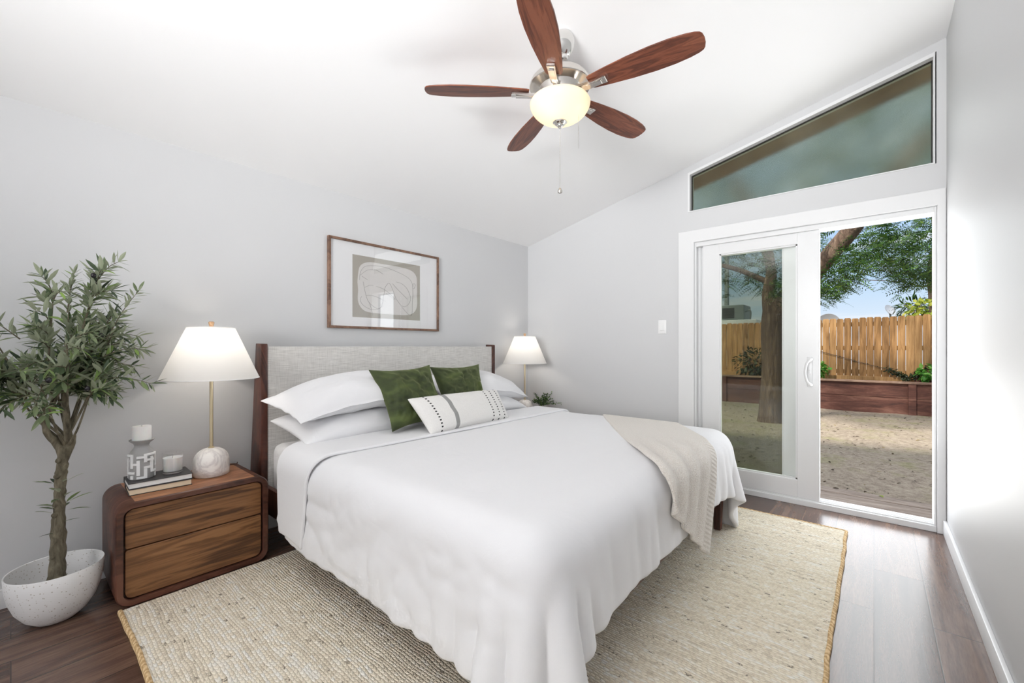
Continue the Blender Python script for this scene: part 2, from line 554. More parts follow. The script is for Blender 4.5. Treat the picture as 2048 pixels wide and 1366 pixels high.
M_FERN = leafmat('small_plant_leaf', [(0, srgb(34, 52, 36)), (.6, srgb(66, 92, 54)), (1, srgb(120, 150, 80))], None, .2)
k = N('tree_bark'); vv = k.coord(scale=(1, 1, .22))
nz = k.noise(vv, 22, 6, .7, .8)
M_TBARK = k.done(k.bsdf(k.ramp(nz, [(.3, srgb(62, 46, 38)), (.5, srgb(104, 84, 70)), (.72, srgb(150, 128, 110))]), .9, 0, k.bump(nz, 1.0, .03)))

M_FENCE = None
k = N('cedar_fence_board')
oi = k.add('ObjectInfo').outputs['Random']
vv = k.coord(scale=(5, 5, .45))
off = k.add('VectorMath', {0: vv, 1: k.add('CombineXYZ', {0: k.math('MULTIPLY', oi, 40), 1: k.math('MULTIPLY', oi, 17)}).outputs[0]}, operation='ADD').outputs[0]
nz = k.noise(off, 4.5, 6, .6, .6)
f = k.math('ADD', nz, k.math('MULTIPLY', k.math('SUBTRACT', oi, .5), .28))
M_FENCE = k.done(k.bsdf(k.ramp(f, [(.25, srgb(112, 80, 46)), (.5, srgb(166, 124, 78)), (.75, srgb(198, 156, 106))]), .8, 0, k.bump(nz, .3, .006)))
M_REDWOOD = wood('red_brown_planter_board', srgb(62, 36, 30), srgb(96, 58, 48), srgb(128, 90, 76), (.4, 1, 2.4), 4, .7, .2, False)
M_CAP = wood('planter_cap_board', srgb(110, 84, 72), srgb(146, 118, 102), srgb(176, 150, 132), (.4, 2, 1), 4, .7, .2, False)
M_DECK = wood('weathered_deck_board', srgb(122, 108, 98), srgb(158, 142, 130), srgb(186, 172, 160), (.5, 7, 1), 5, .75, .3, False)
k = N('bare_yard_dirt'); vv = k.coord()
n1 = k.noise(vv, 1.3, 4, .6); n2 = k.noise(vv, 16, 5, .7); n3 = k.noise(vv, 70, 3, .7)
f = k.math('ADD', k.math('MULTIPLY', n2, .6), k.math('MULTIPLY', n3, .4))
colr = k.ramp(f, [(.3, srgb(98, 86, 76)), (.48, srgb(158, 144, 128)), (.7, srgb(196, 183, 164))])
moss = k.ramp(k.noise(vv, 2.2, 4, .65), [(.52, (0, 0, 0)), (.68, (1, 1, 1))])
colr = k.mix(k.math('MULTIPLY', k.add('SeparateColor', {0: moss}).outputs[0], .45), colr, srgb(140, 142, 84))
M_DIRT = k.done(k.bsdf(colr, 1.0, 0, k.bump(f, .9, .03)))
M_EAVE = wood('brown_eave_board', srgb(120, 88, 62), srgb(146, 112, 84), srgb(164, 130, 100), (.5, 4, 1), 5, .7)

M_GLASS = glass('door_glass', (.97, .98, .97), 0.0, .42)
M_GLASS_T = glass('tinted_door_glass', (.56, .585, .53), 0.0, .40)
M_GLASS_PIC = glass('picture_glass', (.985, .985, .985), 0.0, .9)
M_JAR = glass('candle_jar_glass', (.95, .95, .95), .02, 1.0)
# high window: dusty, slightly obscured pane
k = N('obscured_window_glass')
vv = k.coord(scale=(1, 1, .6))
lw = k.add('LayerWeight', {'Blend': .5}).outputs['Facing']
rf = k.add('BsdfRefraction', {'Color': (.84, .87, .77, 1), 'Roughness': .24, 'IOR': 1.35}).outputs[0]
df = k.add('BsdfTranslucent', {'Color': k.ramp(k.noise(vv, 2.2, 3, .5, .8), [(.35, (.10, .12, .09)), (.5, (.26, .30, .24)), (.7, (.52, .56, .48))])}).outputs[0]
gl = k.add('BsdfGlossy', {'Roughness': .06}).outputs[0]
s1 = k.add('MixShader', {0: .25, 1: rf, 2: df}).outputs[0]
M_OBSC = k.done(k.add('MixShader', {0: k.math('ADD', k.math('MULTIPLY', k.math('POWER', lw, 5.0), .5), .03), 1: s1, 2: gl}).outputs[0])

M_WHITE_CER = plain('white_ceramic', (.82, .82, .82), .5)
M_GREY_CER = plain('grey_ceramic', srgb(158, 157, 156), .6)
M_WAX = plain('white_wax', (.85, .845, .83), .5, Subsurface_Weight=.2)
M_BLACK_COVER = plain('black_book_cover', (.035, .033, .034), .45)
M_PAPER_W = plain('white_page_edges', (.82, .82, .80), .8, 0, .2, 300)
M_PAPER_C = plain('cream_page_edges', srgb(226, 208, 180), .8, 0, .2, 300)
M_MATBOARD = plain('white_mat_board', (.80, .80, .81), .8)
M_TAUPE = plain('taupe_art_ground', srgb(168, 162, 152), .85)
M_ARTWHITE = plain('off_white_art_shape', srgb(214, 211, 208), .85)
M_INK = plain('graphite_line', srgb(120, 116, 114), .8)
M_SWITCH = plain('white_switch_plastic', (.85, .85, .85), .35)
M_CORD = plain('brown_lamp_cord', srgb(80, 52, 36), .5)
M_POTRIB = plain('grey_ribbed_pot', srgb(170, 168, 162), .7)
M_GREYMETAL = plain('grey_painted_metal', srgb(120, 128, 126), .5, .3)
M_DISH = plain('grey_dish_metal', srgb(190, 192, 196), .5, .2)
M_ROOFPALE = plain('pale_flat_roof', srgb(214, 216, 216), .7)
M_STUCCO = plain('beige_stucco', srgb(190, 178, 160), .9, 0, .4, 80)
M_WIRE = plain('utility_wire', srgb(70, 72, 76), .6)
M_LITTER = leafmat('dry_leaf_litter', [(0, srgb(52, 42, 32)), (.6, srgb(86, 72, 54)), (1, srgb(140, 122, 84))], None, .05, .9)

# ---------------------------------------------------------------- room shell
XL, XR, YB, YF = -2.92, .338, 3.71, -3.6


def ceil_z(x): return 2.252 + (x - XL) * (3.042 - 2.252) / (XR - XL)


def setting(name, bm, m, label, cat, **kw):
    return tag(mobj(name, bm, m, **kw), label, cat, None, 'structure')


bm = B(); box(bm, XL - .12, XR + .12, YF - .12, YB + .12, -.1, 0)
setting('floor', bm, M_FLOOR, 'dark brown wood plank floor around the rug', 'floor')

bm = B()
xa, xb = XL - .5, 4.0
prism(bm, [(xa, ceil_z(xa)), (xb, ceil_z(xb)), (xb, ceil_z(xb) + .16), (xa, ceil_z(xa) + .16)], 'y', YF - .3, YB + .121)
setting('ceiling', bm, M_CEIL, 'white sloped ceiling rising to the right', 'ceiling', smooth=False)

bm = B()
xa, xb = XL - .6, 4.0
prism(bm, [(xa, ceil_z(xa) + .01), (xb, ceil_z(xb) + .01), (xb, ceil_z(xb) + .15), (xa, ceil_z(xa) + .15)], 'y', YB + .122, YB + .56)
setting('roof_eave', bm, M_EAVE, 'brown wooden eave outside above the high window', 'eave', smooth=False)

bm = B(); box(bm, XL - .12, XL, YF - .12, YB + .12, 0, ceil_z(XL) + .02)
setting('wall_left', bm, M_WALL, 'pale grey wall behind the headboard and picture', 'wall', smooth=False)
bm = B(); box(bm, XR, XR + .12, YF - .12, YB + .12, 0, ceil_z(XR) + .02)
setting('wall_right', bm, M_WALL, 'white wall at the right edge beside the open door', 'wall', smooth=False)
bm = B()
prism(bm, [(XL, 0), (XR, 0), (XR, ceil_z(XR) + .02), (XL, ceil_z(XL) + .02)], 'y', YF - .12, YF)
setting('wall_front', bm, M_WALL, 'pale wall behind the camera', 'wall', smooth=False)

# back wall with the openings of the sliding door and the high window
DX0, DX1, DH = -1.142, .295, 2.016
TX0, TX1, TZ0 = -1.199, .288, 2.284
def tz(x): return 2.613 + (x - TX0) * (2.975 - 2.613) / (TX1 - TX0)
bm = B()
Y0, Y1 = YB, YB + .12
prism(bm, [(XL, 0), (TX0, 0), (TX0, ceil_z(TX0) + .02), (XL, ceil_z(XL) + .02)], 'y', Y0, Y1)
prism(bm, [(TX0, 0), (DX0, 0), (DX0, TZ0), (TX0, TZ0)], 'y', Y0, Y1)
prism(bm, [(DX0, DH), (DX1, DH), (DX1, TZ0), (DX0, TZ0)], 'y', Y0, Y1)
prism(bm, [(DX1, 0), (XR, 0), (XR, ceil_z(XR) + .02), (DX1, ceil_z(DX1) + .02)], 'y', Y0, Y1)
prism(bm, [(TX0, tz(TX0)), (DX1, tz(DX1)), (DX1, ceil_z(DX1) + .02), (TX0, ceil_z(TX0) + .02)], 'y', Y0, Y1)
setting('wall_back', bm, M_WALL, 'light grey gable wall holding the sliding door and high window', 'wall', smooth=False)

# exterior cladding of the house beyond the right corner (keeps the yard side closed)
bm = B()
prism(bm, [(XR + .121, -.14), (4.0, -.14), (4.0, ceil_z(4.0)), (XR + .121, ceil_z(XR))], 'y', Y1 - .05, Y1)
setting('wall_outside', bm, M_STUCCO, 'outer house wall beyond the door corner', 'wall', smooth=False)

# high window
win = tag(new_obj('window_1', None, (TX0, YB, TZ0), None), 'dark trapezoid window high under the sloped ceiling', 'window', None, 'structure')
bm = B()
def trap_ring(bm, o, i, y0, y1):
    n = len(o)
    va = [[bm.verts.new((p[0], y, p[1])) for p in ring] for ring in (o, i) for y in (y0, y1)]
    o0, o1, i0, i1 = va
    fs = []
    for a in range(n):
        b = (a + 1) % n
        fs += [bm.faces.new((o0[a], o0[b], i0[b], i0[a])), bm.faces.new((o1[b], o1[a], i1[a], i1[b])),
               bm.faces.new((i0[a], i0[b], i1[b], i1[a])), bm.faces.new((o0[b], o0[a], o1[a], o1[b]))]
    bmesh.ops.recalc_face_normals(bm, faces=fs)
o_ = [(TX0, TZ0), (TX1, TZ0), (TX1, tz(TX1)), (TX0, tz(TX0))]
i_ = [(TX0 + .016, TZ0 + .006), (TX1 - .008, TZ0 + .006), (TX1 - .008, tz(TX1) - .026), (TX0 + .016, tz(TX0) - .016)]
trap_ring(bm, o_, i_, YB - .006, YB + .10)
mobj('window_frame', bm, M_TRIM, win, smooth=False)
bm = B(); prism(bm, i_, 'y', YB + .045, YB + .052); mobj('window_pane', bm, M_OBSC, win, smooth=False)
bm = B()
i2 = [(TX0 + .022, TZ0 + .011), (TX1 - .013, TZ0 + .011), (TX1 - .013, tz(TX1) - .033), (TX0 + .022, tz(TX0) - .022)]
trap_ring(bm, i_, i2, YB + .040, YB + .058)
mobj('glazing_bead', bm, M_DARKGAP, win, smooth=False)

# door casing
bm = B()
poly = [(-1.274, 0), (DX0 - .004, 0), (DX0 - .004, DH + .004), (DX1 + .002, DH + .004), (DX1 + .002, 0), (XR - .002, 0), (XR - .002, 2.121), (-1.274, 2.121)]
prism(bm, poly, 'y', YB - .018, YB - .0005, .003, 1)
setting('trim_1', bm, M_TRIM, 'flat white casing around the sliding door', 'trim', smooth=False)

door = tag(new_obj('door_1', None, (DX0, YB, 0), None), 'white framed sliding glass door, right half open to the yard', 'door', None, 'structure')
bm = B()
FX0, FX1, FH, SILL = DX0 + .012, DX1 - .011, 1.982, .048
box(bm, DX0, FX0, YB - .004, YB + .12, 0, DH, .002, 1)
box(bm, FX1, DX1, YB - .004, YB + .12, 0, DH, .002, 1)
box(bm, FX0, FX1, YB - .004, YB + .12, FH, DH, .002, 1)
box(bm, DX0, DX1, YB - .006, YB + .12, 0.0, .038, .002, 1)
for yy in (YB + .012, YB + .056, YB + .10): box(bm, FX0, FX1, yy - .004, yy + .004, .038, SILL, 0)
box(bm, FX0, FX0 + .02, YB + .05, YB + .06, SILL, FH)
mobj('door_frame', bm, M_VINYL, door, smooth=False)


def panel(name, x0, x1, y, th, gl, gr, zb, zt, z0, z1, gm):
    bm = B()
    ya, yb_ = y - th / 2, y + th / 2
    box(bm, x0, gl, ya, yb_, z0, z1, .004, 2)
    box(bm, gr, x1, ya, yb_, z0, z1, .004, 2)
    box(bm, gl - .004, gr + .004, ya, yb_, z0, zb, .004, 2)
    box(bm, gl - .004, gr + .004, ya, yb_, zt, z1, .004, 2)
    # glazing bead
    for a, b_, c, d in ((gl, gl + .010, zb, zt), (gr - .010, gr, zb, zt), (gl, gr, zb, zb + .010), (gl, gr, zt - .010, zt)):
        box(bm, a, b_, ya + .008, yb_ - .008, c, d, 0)
    p = mobj(name, bm, M_VINYL, door, smooth=False)
    bm = B(); box(bm, gl, gr, y - .003, y + .003, zb, zt); mobj('glass_pane', bm, gm, p, smooth=False)
    return p


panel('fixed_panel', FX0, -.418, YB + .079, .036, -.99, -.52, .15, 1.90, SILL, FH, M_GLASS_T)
sp_ = panel('sliding_panel', -1.085, -.294, YB + .032, .040, -.955, -.428, .178, 1.898, SILL, FH, M_GLASS)
bm = B()
hx = -.352
box(bm, hx - .017, hx + .017, YB + .006, YB + .013, .86, 1.075, .005, 2)
pts = smooth_path([(hx + .012, YB + .006, 1.06), (hx + .010, YB - .03, 1.055), (hx - .012, YB - .045, 1.03), (hx - .022, YB - .048, .967),
                   (hx - .012, YB - .045, .905), (hx + .010, YB - .03, .88), (hx + .012, YB + .006, .875)], 6)
tube(bm, pts, .0085, 10)
box(bm, hx - .004, hx + .006, YB - .012, YB + .008, .955, .982, .003, 1)
mobj('door_handle', bm, M_VINYL, sp_)

# baseboards
bm = B(); box(bm, XR - .016, XR, YF, YB - .02, 0, .09, .004, 2)
setting('baseboard_right', bm, M_TRIM, 'white baseboard along the right wall', 'baseboard')
bm = B(); box(bm, XL, XL + .015, YF, YB, 0, .085, .004, 2)
setting('baseboard_left', bm, M_TRIM, 'white baseboard below the headboard wall', 'baseboard')
bm = B(); box(bm, XL + .016, -1.275, YB - .015, YB, 0, .085, .004, 2)
setting('baseboard_back', bm, M_TRIM, 'white baseboard between the far nightstand and door casing', 'baseboard')

# light switch
SW = (-1.417, YB, 1.322)
sw = thing('light_switch', 'white wall switch left of the sliding door', 'light switch', SW)
bm = B(); box(bm, SW[0] - .036, SW[0] + .036, YB - .007, YB - .0005, SW[2] - .06, SW[2] + .06, .003, 2); mobj('switch_plate', bm, M_SWITCH, sw)
bm = B(); prism(bm, [(YB - .0075, SW[2] - .034), (YB - .013, SW[2] - .030), (YB - .009, SW[2]), (YB - .0085, SW[2] + .034), (YB - .006, SW[2] + .034), (YB - .006, SW[2] - .034)], 'x', SW[0] - .017, SW[0] + .017)
mobj('rocker', bm, M_SWITCH, sw)

# ---------------------------------------------------------------- rug
RX0, RX1, RY0, RY1, RZ = -2.47, -.135, .315, 3.335, .012
rug = thing('area_rug', 'cream braided area rug with tan edges under the bed', 'rug', ((RX0 + RX1) / 2, (RY0 + RY1) / 2, 0))


def wav(t, s): return .008 * (mnoise.noise(Vector((t * 2.6, s, 0))) + .5 * mnoise.noise(Vector((t * 8, s + 5, 0))))


bm = B()
nx, ny = 60, 76
g = []
for i in range(nx + 1):
    rowv = []
    for j in range(ny + 1):
        a, b = i / nx, j / ny
        x = RX0 + (RX1 - RX0) * a; y = RY0 + (RY1 - RY0) * b
        x += wav(y, 1) * (1 - a) * .3 + wav(y, 2) * a
        y += wav(x, 3) * (1 - b) + wav(x, 4) * b
        z = RZ + .0015 * mnoise.noise(Vector((x * 5, y * 5, 0)))
        rowv.append(bm.verts.new((x, y, z)))
    g.append(rowv)
for i in range(nx):
    for j in range(ny): bm.faces.new((g[i][j], g[i + 1][j], g[i + 1][j + 1], g[i][j + 1]))
be = [e for e in bm.edges if e.is_boundary]
r = bmesh.ops.extrude_edge_only(bm, edges=be)
for vv_ in [q for q in r['geom'] if isinstance(q, bmesh.types.BMVert)]: vv_.co.z = .0005
mobj('woven_field', bm, M_RUG, rug)
bm = B()
tube(bm, [(RX0 + (RX1 - RX0) * t / 90, RY0 - .009 + wav(RX0 + (RX1 - RX0) * t / 90, 3), .0095) for t in range(91)], .0095, 8)
tube(bm, [(RX1 + .006 + wav(RY0 + (RY1 - RY0) * t / 120, 2), RY0 + (RY1 - RY0) * t / 120, .009) for t in range(121)], .009, 8)
tube(bm, [(RX0 + (RX1 - RX0) * t / 90, RY1 + .006 + wav(RX0 + (RX1 - RX0) * t / 90, 4), .008) for t in range(91)], .008, 8)
mobj('edge_binding', bm, M_JUTE, rug, label='tan jute edge binding')

# ---------------------------------------------------------------- bed frame
BX0, BXF = -2.72, -.71          # headboard front, foot rail outer face
BY0, BY1 = .945, 2.955
bed = thing('bed_frame', 'dark walnut bed frame with tall grey upholstered headboard', 'bed', ((BX0 + BXF) / 2, (BY0 + BY1) / 2, 0))
for ya, yb_ in ((BY0, BY0 + .036), (BY1 - .036, BY1)):
    bm = B()
    prism(bm, [(BX0, 0), (BX0 - .06, 0), (BX0 - .185, .32), (BX0 - .088, 1.168), (BX0 - .005, 1.166), (BX0, 1.16)], 'y', ya, yb_, .004, 2)
    mobj('headboard_post', bm, M_BEDWOOD, bed)
bm = B()
prism(bm, [(BX0 - .004, .24), (BX0 - .075, .24), (BX0 - .055, 1.146), (BX0 - .008, 1.15)], 'y', BY0 + .0362, BY1 - .0362, .006, 3)
mobj('headboard_panel', bm, M_LINEN, bed, label='grey linen headboard panel')
for ya, yb_ in ((BY0 + .012, BY0 + .040), (BY1 - .040, BY1 - .012)):
    bm = B(); box(bm, BX0 + .001, BXF - .03, ya, yb_, .185, .335, .003, 2); mobj('side_rail', bm, M_BEDWOOD, bed)
bm = B(); box(bm, BXF - .028, BXF, BY0 + .012, BY1 - .012, .205, .335, .003, 2); mobj('foot_rail', bm, M_BEDWOOD, bed)
for ly in (BY0 + .10, BY1 - .10):
    bm = B()
    prism(bm, [(BXF - .060, .204), (BXF - .006, .204), (BXF - .014, RZ + .002), (BXF - .050, RZ + .002)], 'y', ly - .024, ly + .024, .003, 1)
    mobj('leg', bm, M_BEDWOOD, bed)
bm = B()
for i in range(9):
    x = BX0 + .14 + i * .21
    box(bm, x, x + .09, BY0 + .041, BY1 - .041, .275, .293, .002, 1)
mobj('slats', bm, M_BEDWOOD, bed)

MX0, MX1, MY0, MY1, MZ0, MZ1 = -2.70, -.755, .99, 2.91, .295, .582
mat_ = thing('mattress', 'thick mattress in white fitted sheet on the bed frame', 'mattress', ((MX0 + MX1) / 2, (MY0 + MY1) / 2, MZ0))
bm = B(); box(bm, MX0, MX1, MY0, MY1, MZ0, MZ1, .05, 5)
bmesh.ops.subdivide_edges(bm, edges=[e for e in bm.edges if e.calc_length() > .3], cuts=30, use_grid_fill=True)
for vv_ in bm.verts:
    q = vv_.co
    dn = max(0, (MZ1 - q.z) / (MZ1 - MZ0)); nn = mnoise.noise(Vector((q.x * 14, q.y * 14, q.z * 3)))
    if q.y < MY0 + .06: q.y += .012 * nn * dn
mobj('fitted_sheet', bm, M_SHEET, mat_)


# ---------------------------------------------------------------- cloth: a small position-based solver
def cloth(pos, ru, rv, colliders, steps=110, iters=14, bend=.12, g=.0016, fric=.55, seed=0, pin=None, damp=.93, jitter=.002, floor=None):
    rng = np.random.default_rng(seed)
    p = pos.copy(); p += rng.normal(0, jitter, p.shape)
    last = p.copy()
    nu, nv = p.shape[:2]
    ru = np.broadcast_to(ru, (nu - 1, nv)); rv = np.broadcast_to(rv, (nu, nv - 1))

    def solve(a, b, rest, s):
        d = b - a
        L = np.sqrt((d * d).sum(-1)) + 1e-9
        c = d * (.5 * s * (L - rest) / L)[..., None]
        a += c; b -= c

    def solve_max(a, b, rest, s):      # resist only being folded shut
        d = b - a
        L = np.sqrt((d * d).sum(-1)) + 1e-9
        e_ = np.minimum(L - rest, 0)
        c = d * (.5 * s * e_ / L)[..., None]
        a += c; b -= c
    dg = np.sqrt(((ru[:, :-1] + ru[:, 1:]) / 2) ** 2 + ((rv[:-1] + rv[1:]) / 2) ** 2)
    bu = ru[:-1] + ru[1:]; bv = rv[:, :-1] + rv[:, 1:]
    for st in range(steps):
        vel = (p - last) * damp
        last = p.copy()
        p = p + vel
        p[..., 2] -= g
        for it in range(iters):
            for k0 in (0, 1):
                n = (nu - k0) // 2
                solve(p[k0:k0 + 2 * n:2], p[k0 + 1:k0 + 2 * n:2], ru[k0:k0 + 2 * n:2], 1.0)
                n = (nv - k0) // 2
                solve(p[:, k0:k0 + 2 * n:2], p[:, k0 + 1:k0 + 2 * n:2], rv[:, k0:k0 + 2 * n:2], 1.0)
            for k0 in (0, 1):
                n = (nu - k0) // 2
                A = p[k0:k0 + 2 * n:2]; Bq = p[k0 + 1:k0 + 2 * n:2]; R = dg[k0:k0 + 2 * n:2]
                solve(A[:, :-1], Bq[:, 1:], R, .35)
                solve(A[:, 1:], Bq[:, :-1], R, .35)
            for k0 in (0, 1, 2, 3):
                n = (nu - k0) // 4 * 4
                a = p[k0:-2:4]; b = p[k0 + 2::4]; m = min(len(a), len(b)); solve_max(a[:m], b[:m], bu[k0::4][:m], bend)
                a = p[:, k0:-2:4]; b = p[:, k0 + 2::4]; m = min(a.shape[1], b.shape[1]); solve_max(a[:, :m], b[:, :m], bv[:, k0::4][:, :m], bend)
            if it % 2 == 1 or it == iters - 1:
                for c, h, r in colliders:
                    d = p - c
                    q = np.abs(d) - (h - r)
                    qm = np.maximum(q, 0)
                    ln = np.sqrt((qm * qm).sum(-1))
                    ins = np.minimum(q.max(-1), 0)
                    sd = ln + ins - r
                    hit = sd < 0
                    if hit.any():
                        nrm = np.where((ln > 1e-9)[..., None], qm / (ln[..., None] + 1e-12), (q >= q.max(-1, keepdims=True)).astype(float)) * np.sign(d)
                        p[hit] -= nrm[hit] * sd[hit][:, None]
                        if it == iters - 1:
                            mv = p[hit] - last[hit]
                            tn = mv - nrm[hit] * (mv * nrm[hit]).sum(-1, keepdims=True)
                            p[hit] -= tn * fric
                if floor is not None:
                    fl = p[..., 2] < floor
                    p[..., 2][fl] = floor
                if pin is not None: p[pin] = pos[pin]
    return p


def cbox(x0, x1, y0, y1, z0, z1, r):
    return (np.array([(x0 + x1) / 2, (y0 + y1) / 2, (z0 + z1) / 2]), np.array([(x1 - x0) / 2, (y1 - y0) / 2, (z1 - z0) / 2]), r)


def relax(p, n=1, s=.5):
    for _ in range(n):
        q = p.copy()
        q[1:-1] += s * ((p[:-2] + p[2:]) / 2 - p[1:-1]); p = q.copy()
        q[:, 1:-1] += s * ((p[:, :-2] + p[:, 2:]) / 2 - p[:, 1:-1]); p = q
    return p


def cloth_obj(name, p, m, thick, parent=None, loc=None, offset=0, label=None, subsurf=1):
    nu, nv = p.shape[:2]
    bm = B()
    uvl = bm.loops.layers.uv.new('UVMap')
    vs = [[bm.verts.new(p[i, j]) for j in range(nv)] for i in range(nu)]
    for i in range(nu - 1):
        for j in range(nv - 1):
            f = bm.faces.new((vs[i][j], vs[i + 1][j], vs[i + 1][j + 1], vs[i][j + 1]))
            for l, (a, b) in zip(f.loops, ((i, j), (i + 1, j), (i + 1, j + 1), (i, j + 1))):
                l[uvl].uv = (a / (nu - 1), b / (nv - 1))
    o = mobj(name, bm, m, parent, loc, angle=180, label=label)
    md = o.modifiers.new('thickness', 'SOLIDIFY'); md.thickness = thick; md.offset = offset
    md = o.modifiers.new('smooth', 'SUBSURF'); md.levels = subsurf; md.render_levels = subsurf
    return o


BODY = cbox(-2.70, -.690, .925, 2.965, .10, .600, .095)
# duvet: rows along X (u), columns along Y (v)
du = .0215
HX0 = -2.28
lenX = (-.690 - HX0) + .205
lenY = 2.05 + .300 + .275
nu, nv = int(lenX / du) + 1, int(lenY / du) + 1
uu = np.linspace(HX0, HX0 + lenX, nu)[:, None] * np.ones((1, nv))
vv2 = np.linspace(.925 - .300, 2.975 + .275, nv)[None, :] * np.ones((nu, 1))
P0 = np.stack([uu, vv2, np.full_like(uu, .635)], -1)
ru = np.full((nu - 1, nv), lenX / (nu - 1)); rv = np.full((nu, nv - 1), lenY / (nv - 1))
# extra fullness towards the hems makes the hanging sides fall in folds
tu = np.clip((uu + .72) / .25, 0, 1); tvn = np.clip((.95 - vv2) / .3, 0, 1); tvf = np.clip((vv2 - 2.95) / .3, 0, 1)
mid = np.clip((vv2 - 1.0) / .35, 0, 1); midu = np.clip((-1.0 - uu) / .35, 0, 1)
rv = rv * (1 + .045 * (tu * mid)[:, :-1]); ru = ru * (1 + .055 * (np.maximum(tvn, tvf) * midu)[:-1])
cf = 1 - .28 * tu * tvn
ru = ru * cf[:-1]; rv = rv * cf[:, :-1]
pin = (uu < HX0 + .05) & (vv2 > .95) & (vv2 < 2.95)
for i_ in range(nu):
    for j_ in range(0, nv):
        P0[i_, j_, 2] += .012 * mnoise.noise(Vector((uu[i_, j_] * 7, vv2[i_, j_] * 7, 0)))
pd = cloth(P0, ru, rv, [BODY], steps=120, iters=14, bend=.10, seed=3, pin=None)
pd = relax(pd, 1, .35)
for i_ in range(nu):          # settled creases: long soft folds below the foot edge, small crumples on the near side
    for j_ in range(nv):
        x_, y_, z_ = pd[i_, j_]
        drop = max(0.0, .58 - z_)
        if x_ > -.70:
            q = (1 - abs(mnoise.noise(Vector((y_ * 5 + z_, 3.3, z_ * 1.2)))) * 4) * .5 + .7 * mnoise.noise(Vector((y_ * 17 + z_ * 2, 7.7, z_ * 2)))
            pd[i_, j_, 0] += .016 * q * min(1, drop / .16 + .15)
        if y_ < .96:
            q = abs(mnoise.noise(Vector((x_ * 5 + z_ * 3, 1.3, z_ * 8 - x_ * 2)))) + .7 * abs(mnoise.noise(Vector((x_ * 13 - z_ * 6, 5.1, z_ * 15)))) - .35
            pd[i_, j_, 1] -= .020 * q * min(1, drop / .10)
        if z_ > .56:
            pd[i_, j_, 2] += .0035 * (1 - min(1, abs(mnoise.noise(Vector((x_ * 6.5, y_ * .8, 4)))) * 5)) + .003 * mnoise.noise(Vector((x_ * 4, y_ * 4, 9)))
duvet = thing('duvet', 'plain white duvet spread over the bed and turned down at the head', 'duvet', (-1.6, 1.95, MZ1 + .022))
cloth_obj('duvet_cover', pd, M_DUVET, .030, duvet, offset=1)

# turned-down band of the duvet
BODY2 = cbox(-2.72, -.62, .892, 2.998, .10, .630, .10)
lenB, lenY2 = .46, 2.116 + .28 + .30
nu2, nv2 = int(lenB / .02) + 1, int(lenY2 / .0215) + 1
a = np.linspace(0, 1, nu2)[:, None] * np.ones((1, nv2)); vy = np.linspace(.892 - .28, 3.008 + .30, nv2)[None, :] * np.ones((nu2, 1))
head = -2.30 + .12 * np.clip((vy - 1.0) / 1.9, 0, 1) - .15 * np.clip((.98 - vy) / .3, 0, 1)
inner = -1.90 - .33 * np.clip((1.06 - vy) / .42, 0, 1)
xx_ = head + (inner - head) * a
P1 = np.stack([xx_, vy, np.full_like(xx_, .665)], -1)
ru2 = np.sqrt(((P1[1:] - P1[:-1]) ** 2).sum(-1)); rv2 = np.full((nu2, nv2 - 1), lenY2 / (nv2 - 1))
ru2 = ru2 * (1 + .10 * np.clip((.93 - vy[:-1]) / .3, 0, 1))
pb = cloth(P1, ru2, rv2, [BODY2], steps=110, iters=12, bend=.10, seed=5)
pb = relax(pb, 1, .35)
# roll the head edge of the band down so that it reads as a fold
fold = np.zeros((6,) + pb.shape[1:])
dirn = pb[0] - pb[2]; dirn /= np.linalg.norm(dirn, axis=-1, keepdims=True) + 1e-9
t2 = pb[0, 2:] - pb[0, :-2]; t2 = np.concatenate([t2[:1], t2, t2[-1:]]); t2 /= np.linalg.norm(t2, axis=-1, keepdims=True) + 1e-9
dn_ = np.cross(dirn, t2); dn_ *= np.where(dn_[:, 2:3] > 0, -1, 1)
dn_[np.abs(dn_[:, 2]) < .35, :] = dn_[np.abs(dn_[:, 2]) < .35, :]
for q in range(6):
    th = (q + 1) / 6 * PI
    fold[q] = pb[0] + dirn * .021 * math.sin(th) + dn_ * .021 * (1 - math.cos(th))
pbf = np.concatenate([fold[::-1], pb], 0)
cloth_obj('turned_down_edge', pbf, M_DUVET, .016, duvet, offset=1)

# knit throw laid diagonally over the far foot corner
d_ = np.array([.60, -.80]); n_ = np.array([.80, .60])
wT, LT = .47, 1.84
nuT, nvT = int(wT / .016) + 1, int(LT / .016) + 1
sw_, sl = np.linspace(0, wT, nuT), np.linspace(0, LT, nvT)
start = np.array([-1.47, 2.75]) - d_ * .42
PT = np.zeros((nuT, nvT, 3))
EX, EY, EZ = -.648, 3.01, .638
for i in range(nuT):
    for j in range(nvT):
        q = start + n_ * sw_[i] + d_ * sl[j]
        x, y, z = q[0], q[1], EZ + .01
        if x > EX: z -= (x - EX); x = EX + .012
        if y > EY: z -= (y - EY); y = EY + .012
        PT[i, j] = (x, y, z)
ruT = np.full((nuT - 1, nvT), wT / (nuT - 1)); rvT = np.full((nuT, nvT - 1), LT / (nvT - 1))
tl = np.clip((sl - 1.15) / .5, 0, 1)[None, :]
ruT = ruT * (1 - .0 * tl)
BODY3 = cbox(-2.72, EX, .89, EY, .12, EZ, .10)
pt = cloth(PT, ruT, rvT, [BODY3], steps=100, iters=12, bend=.22, seed=8, fric=.9)
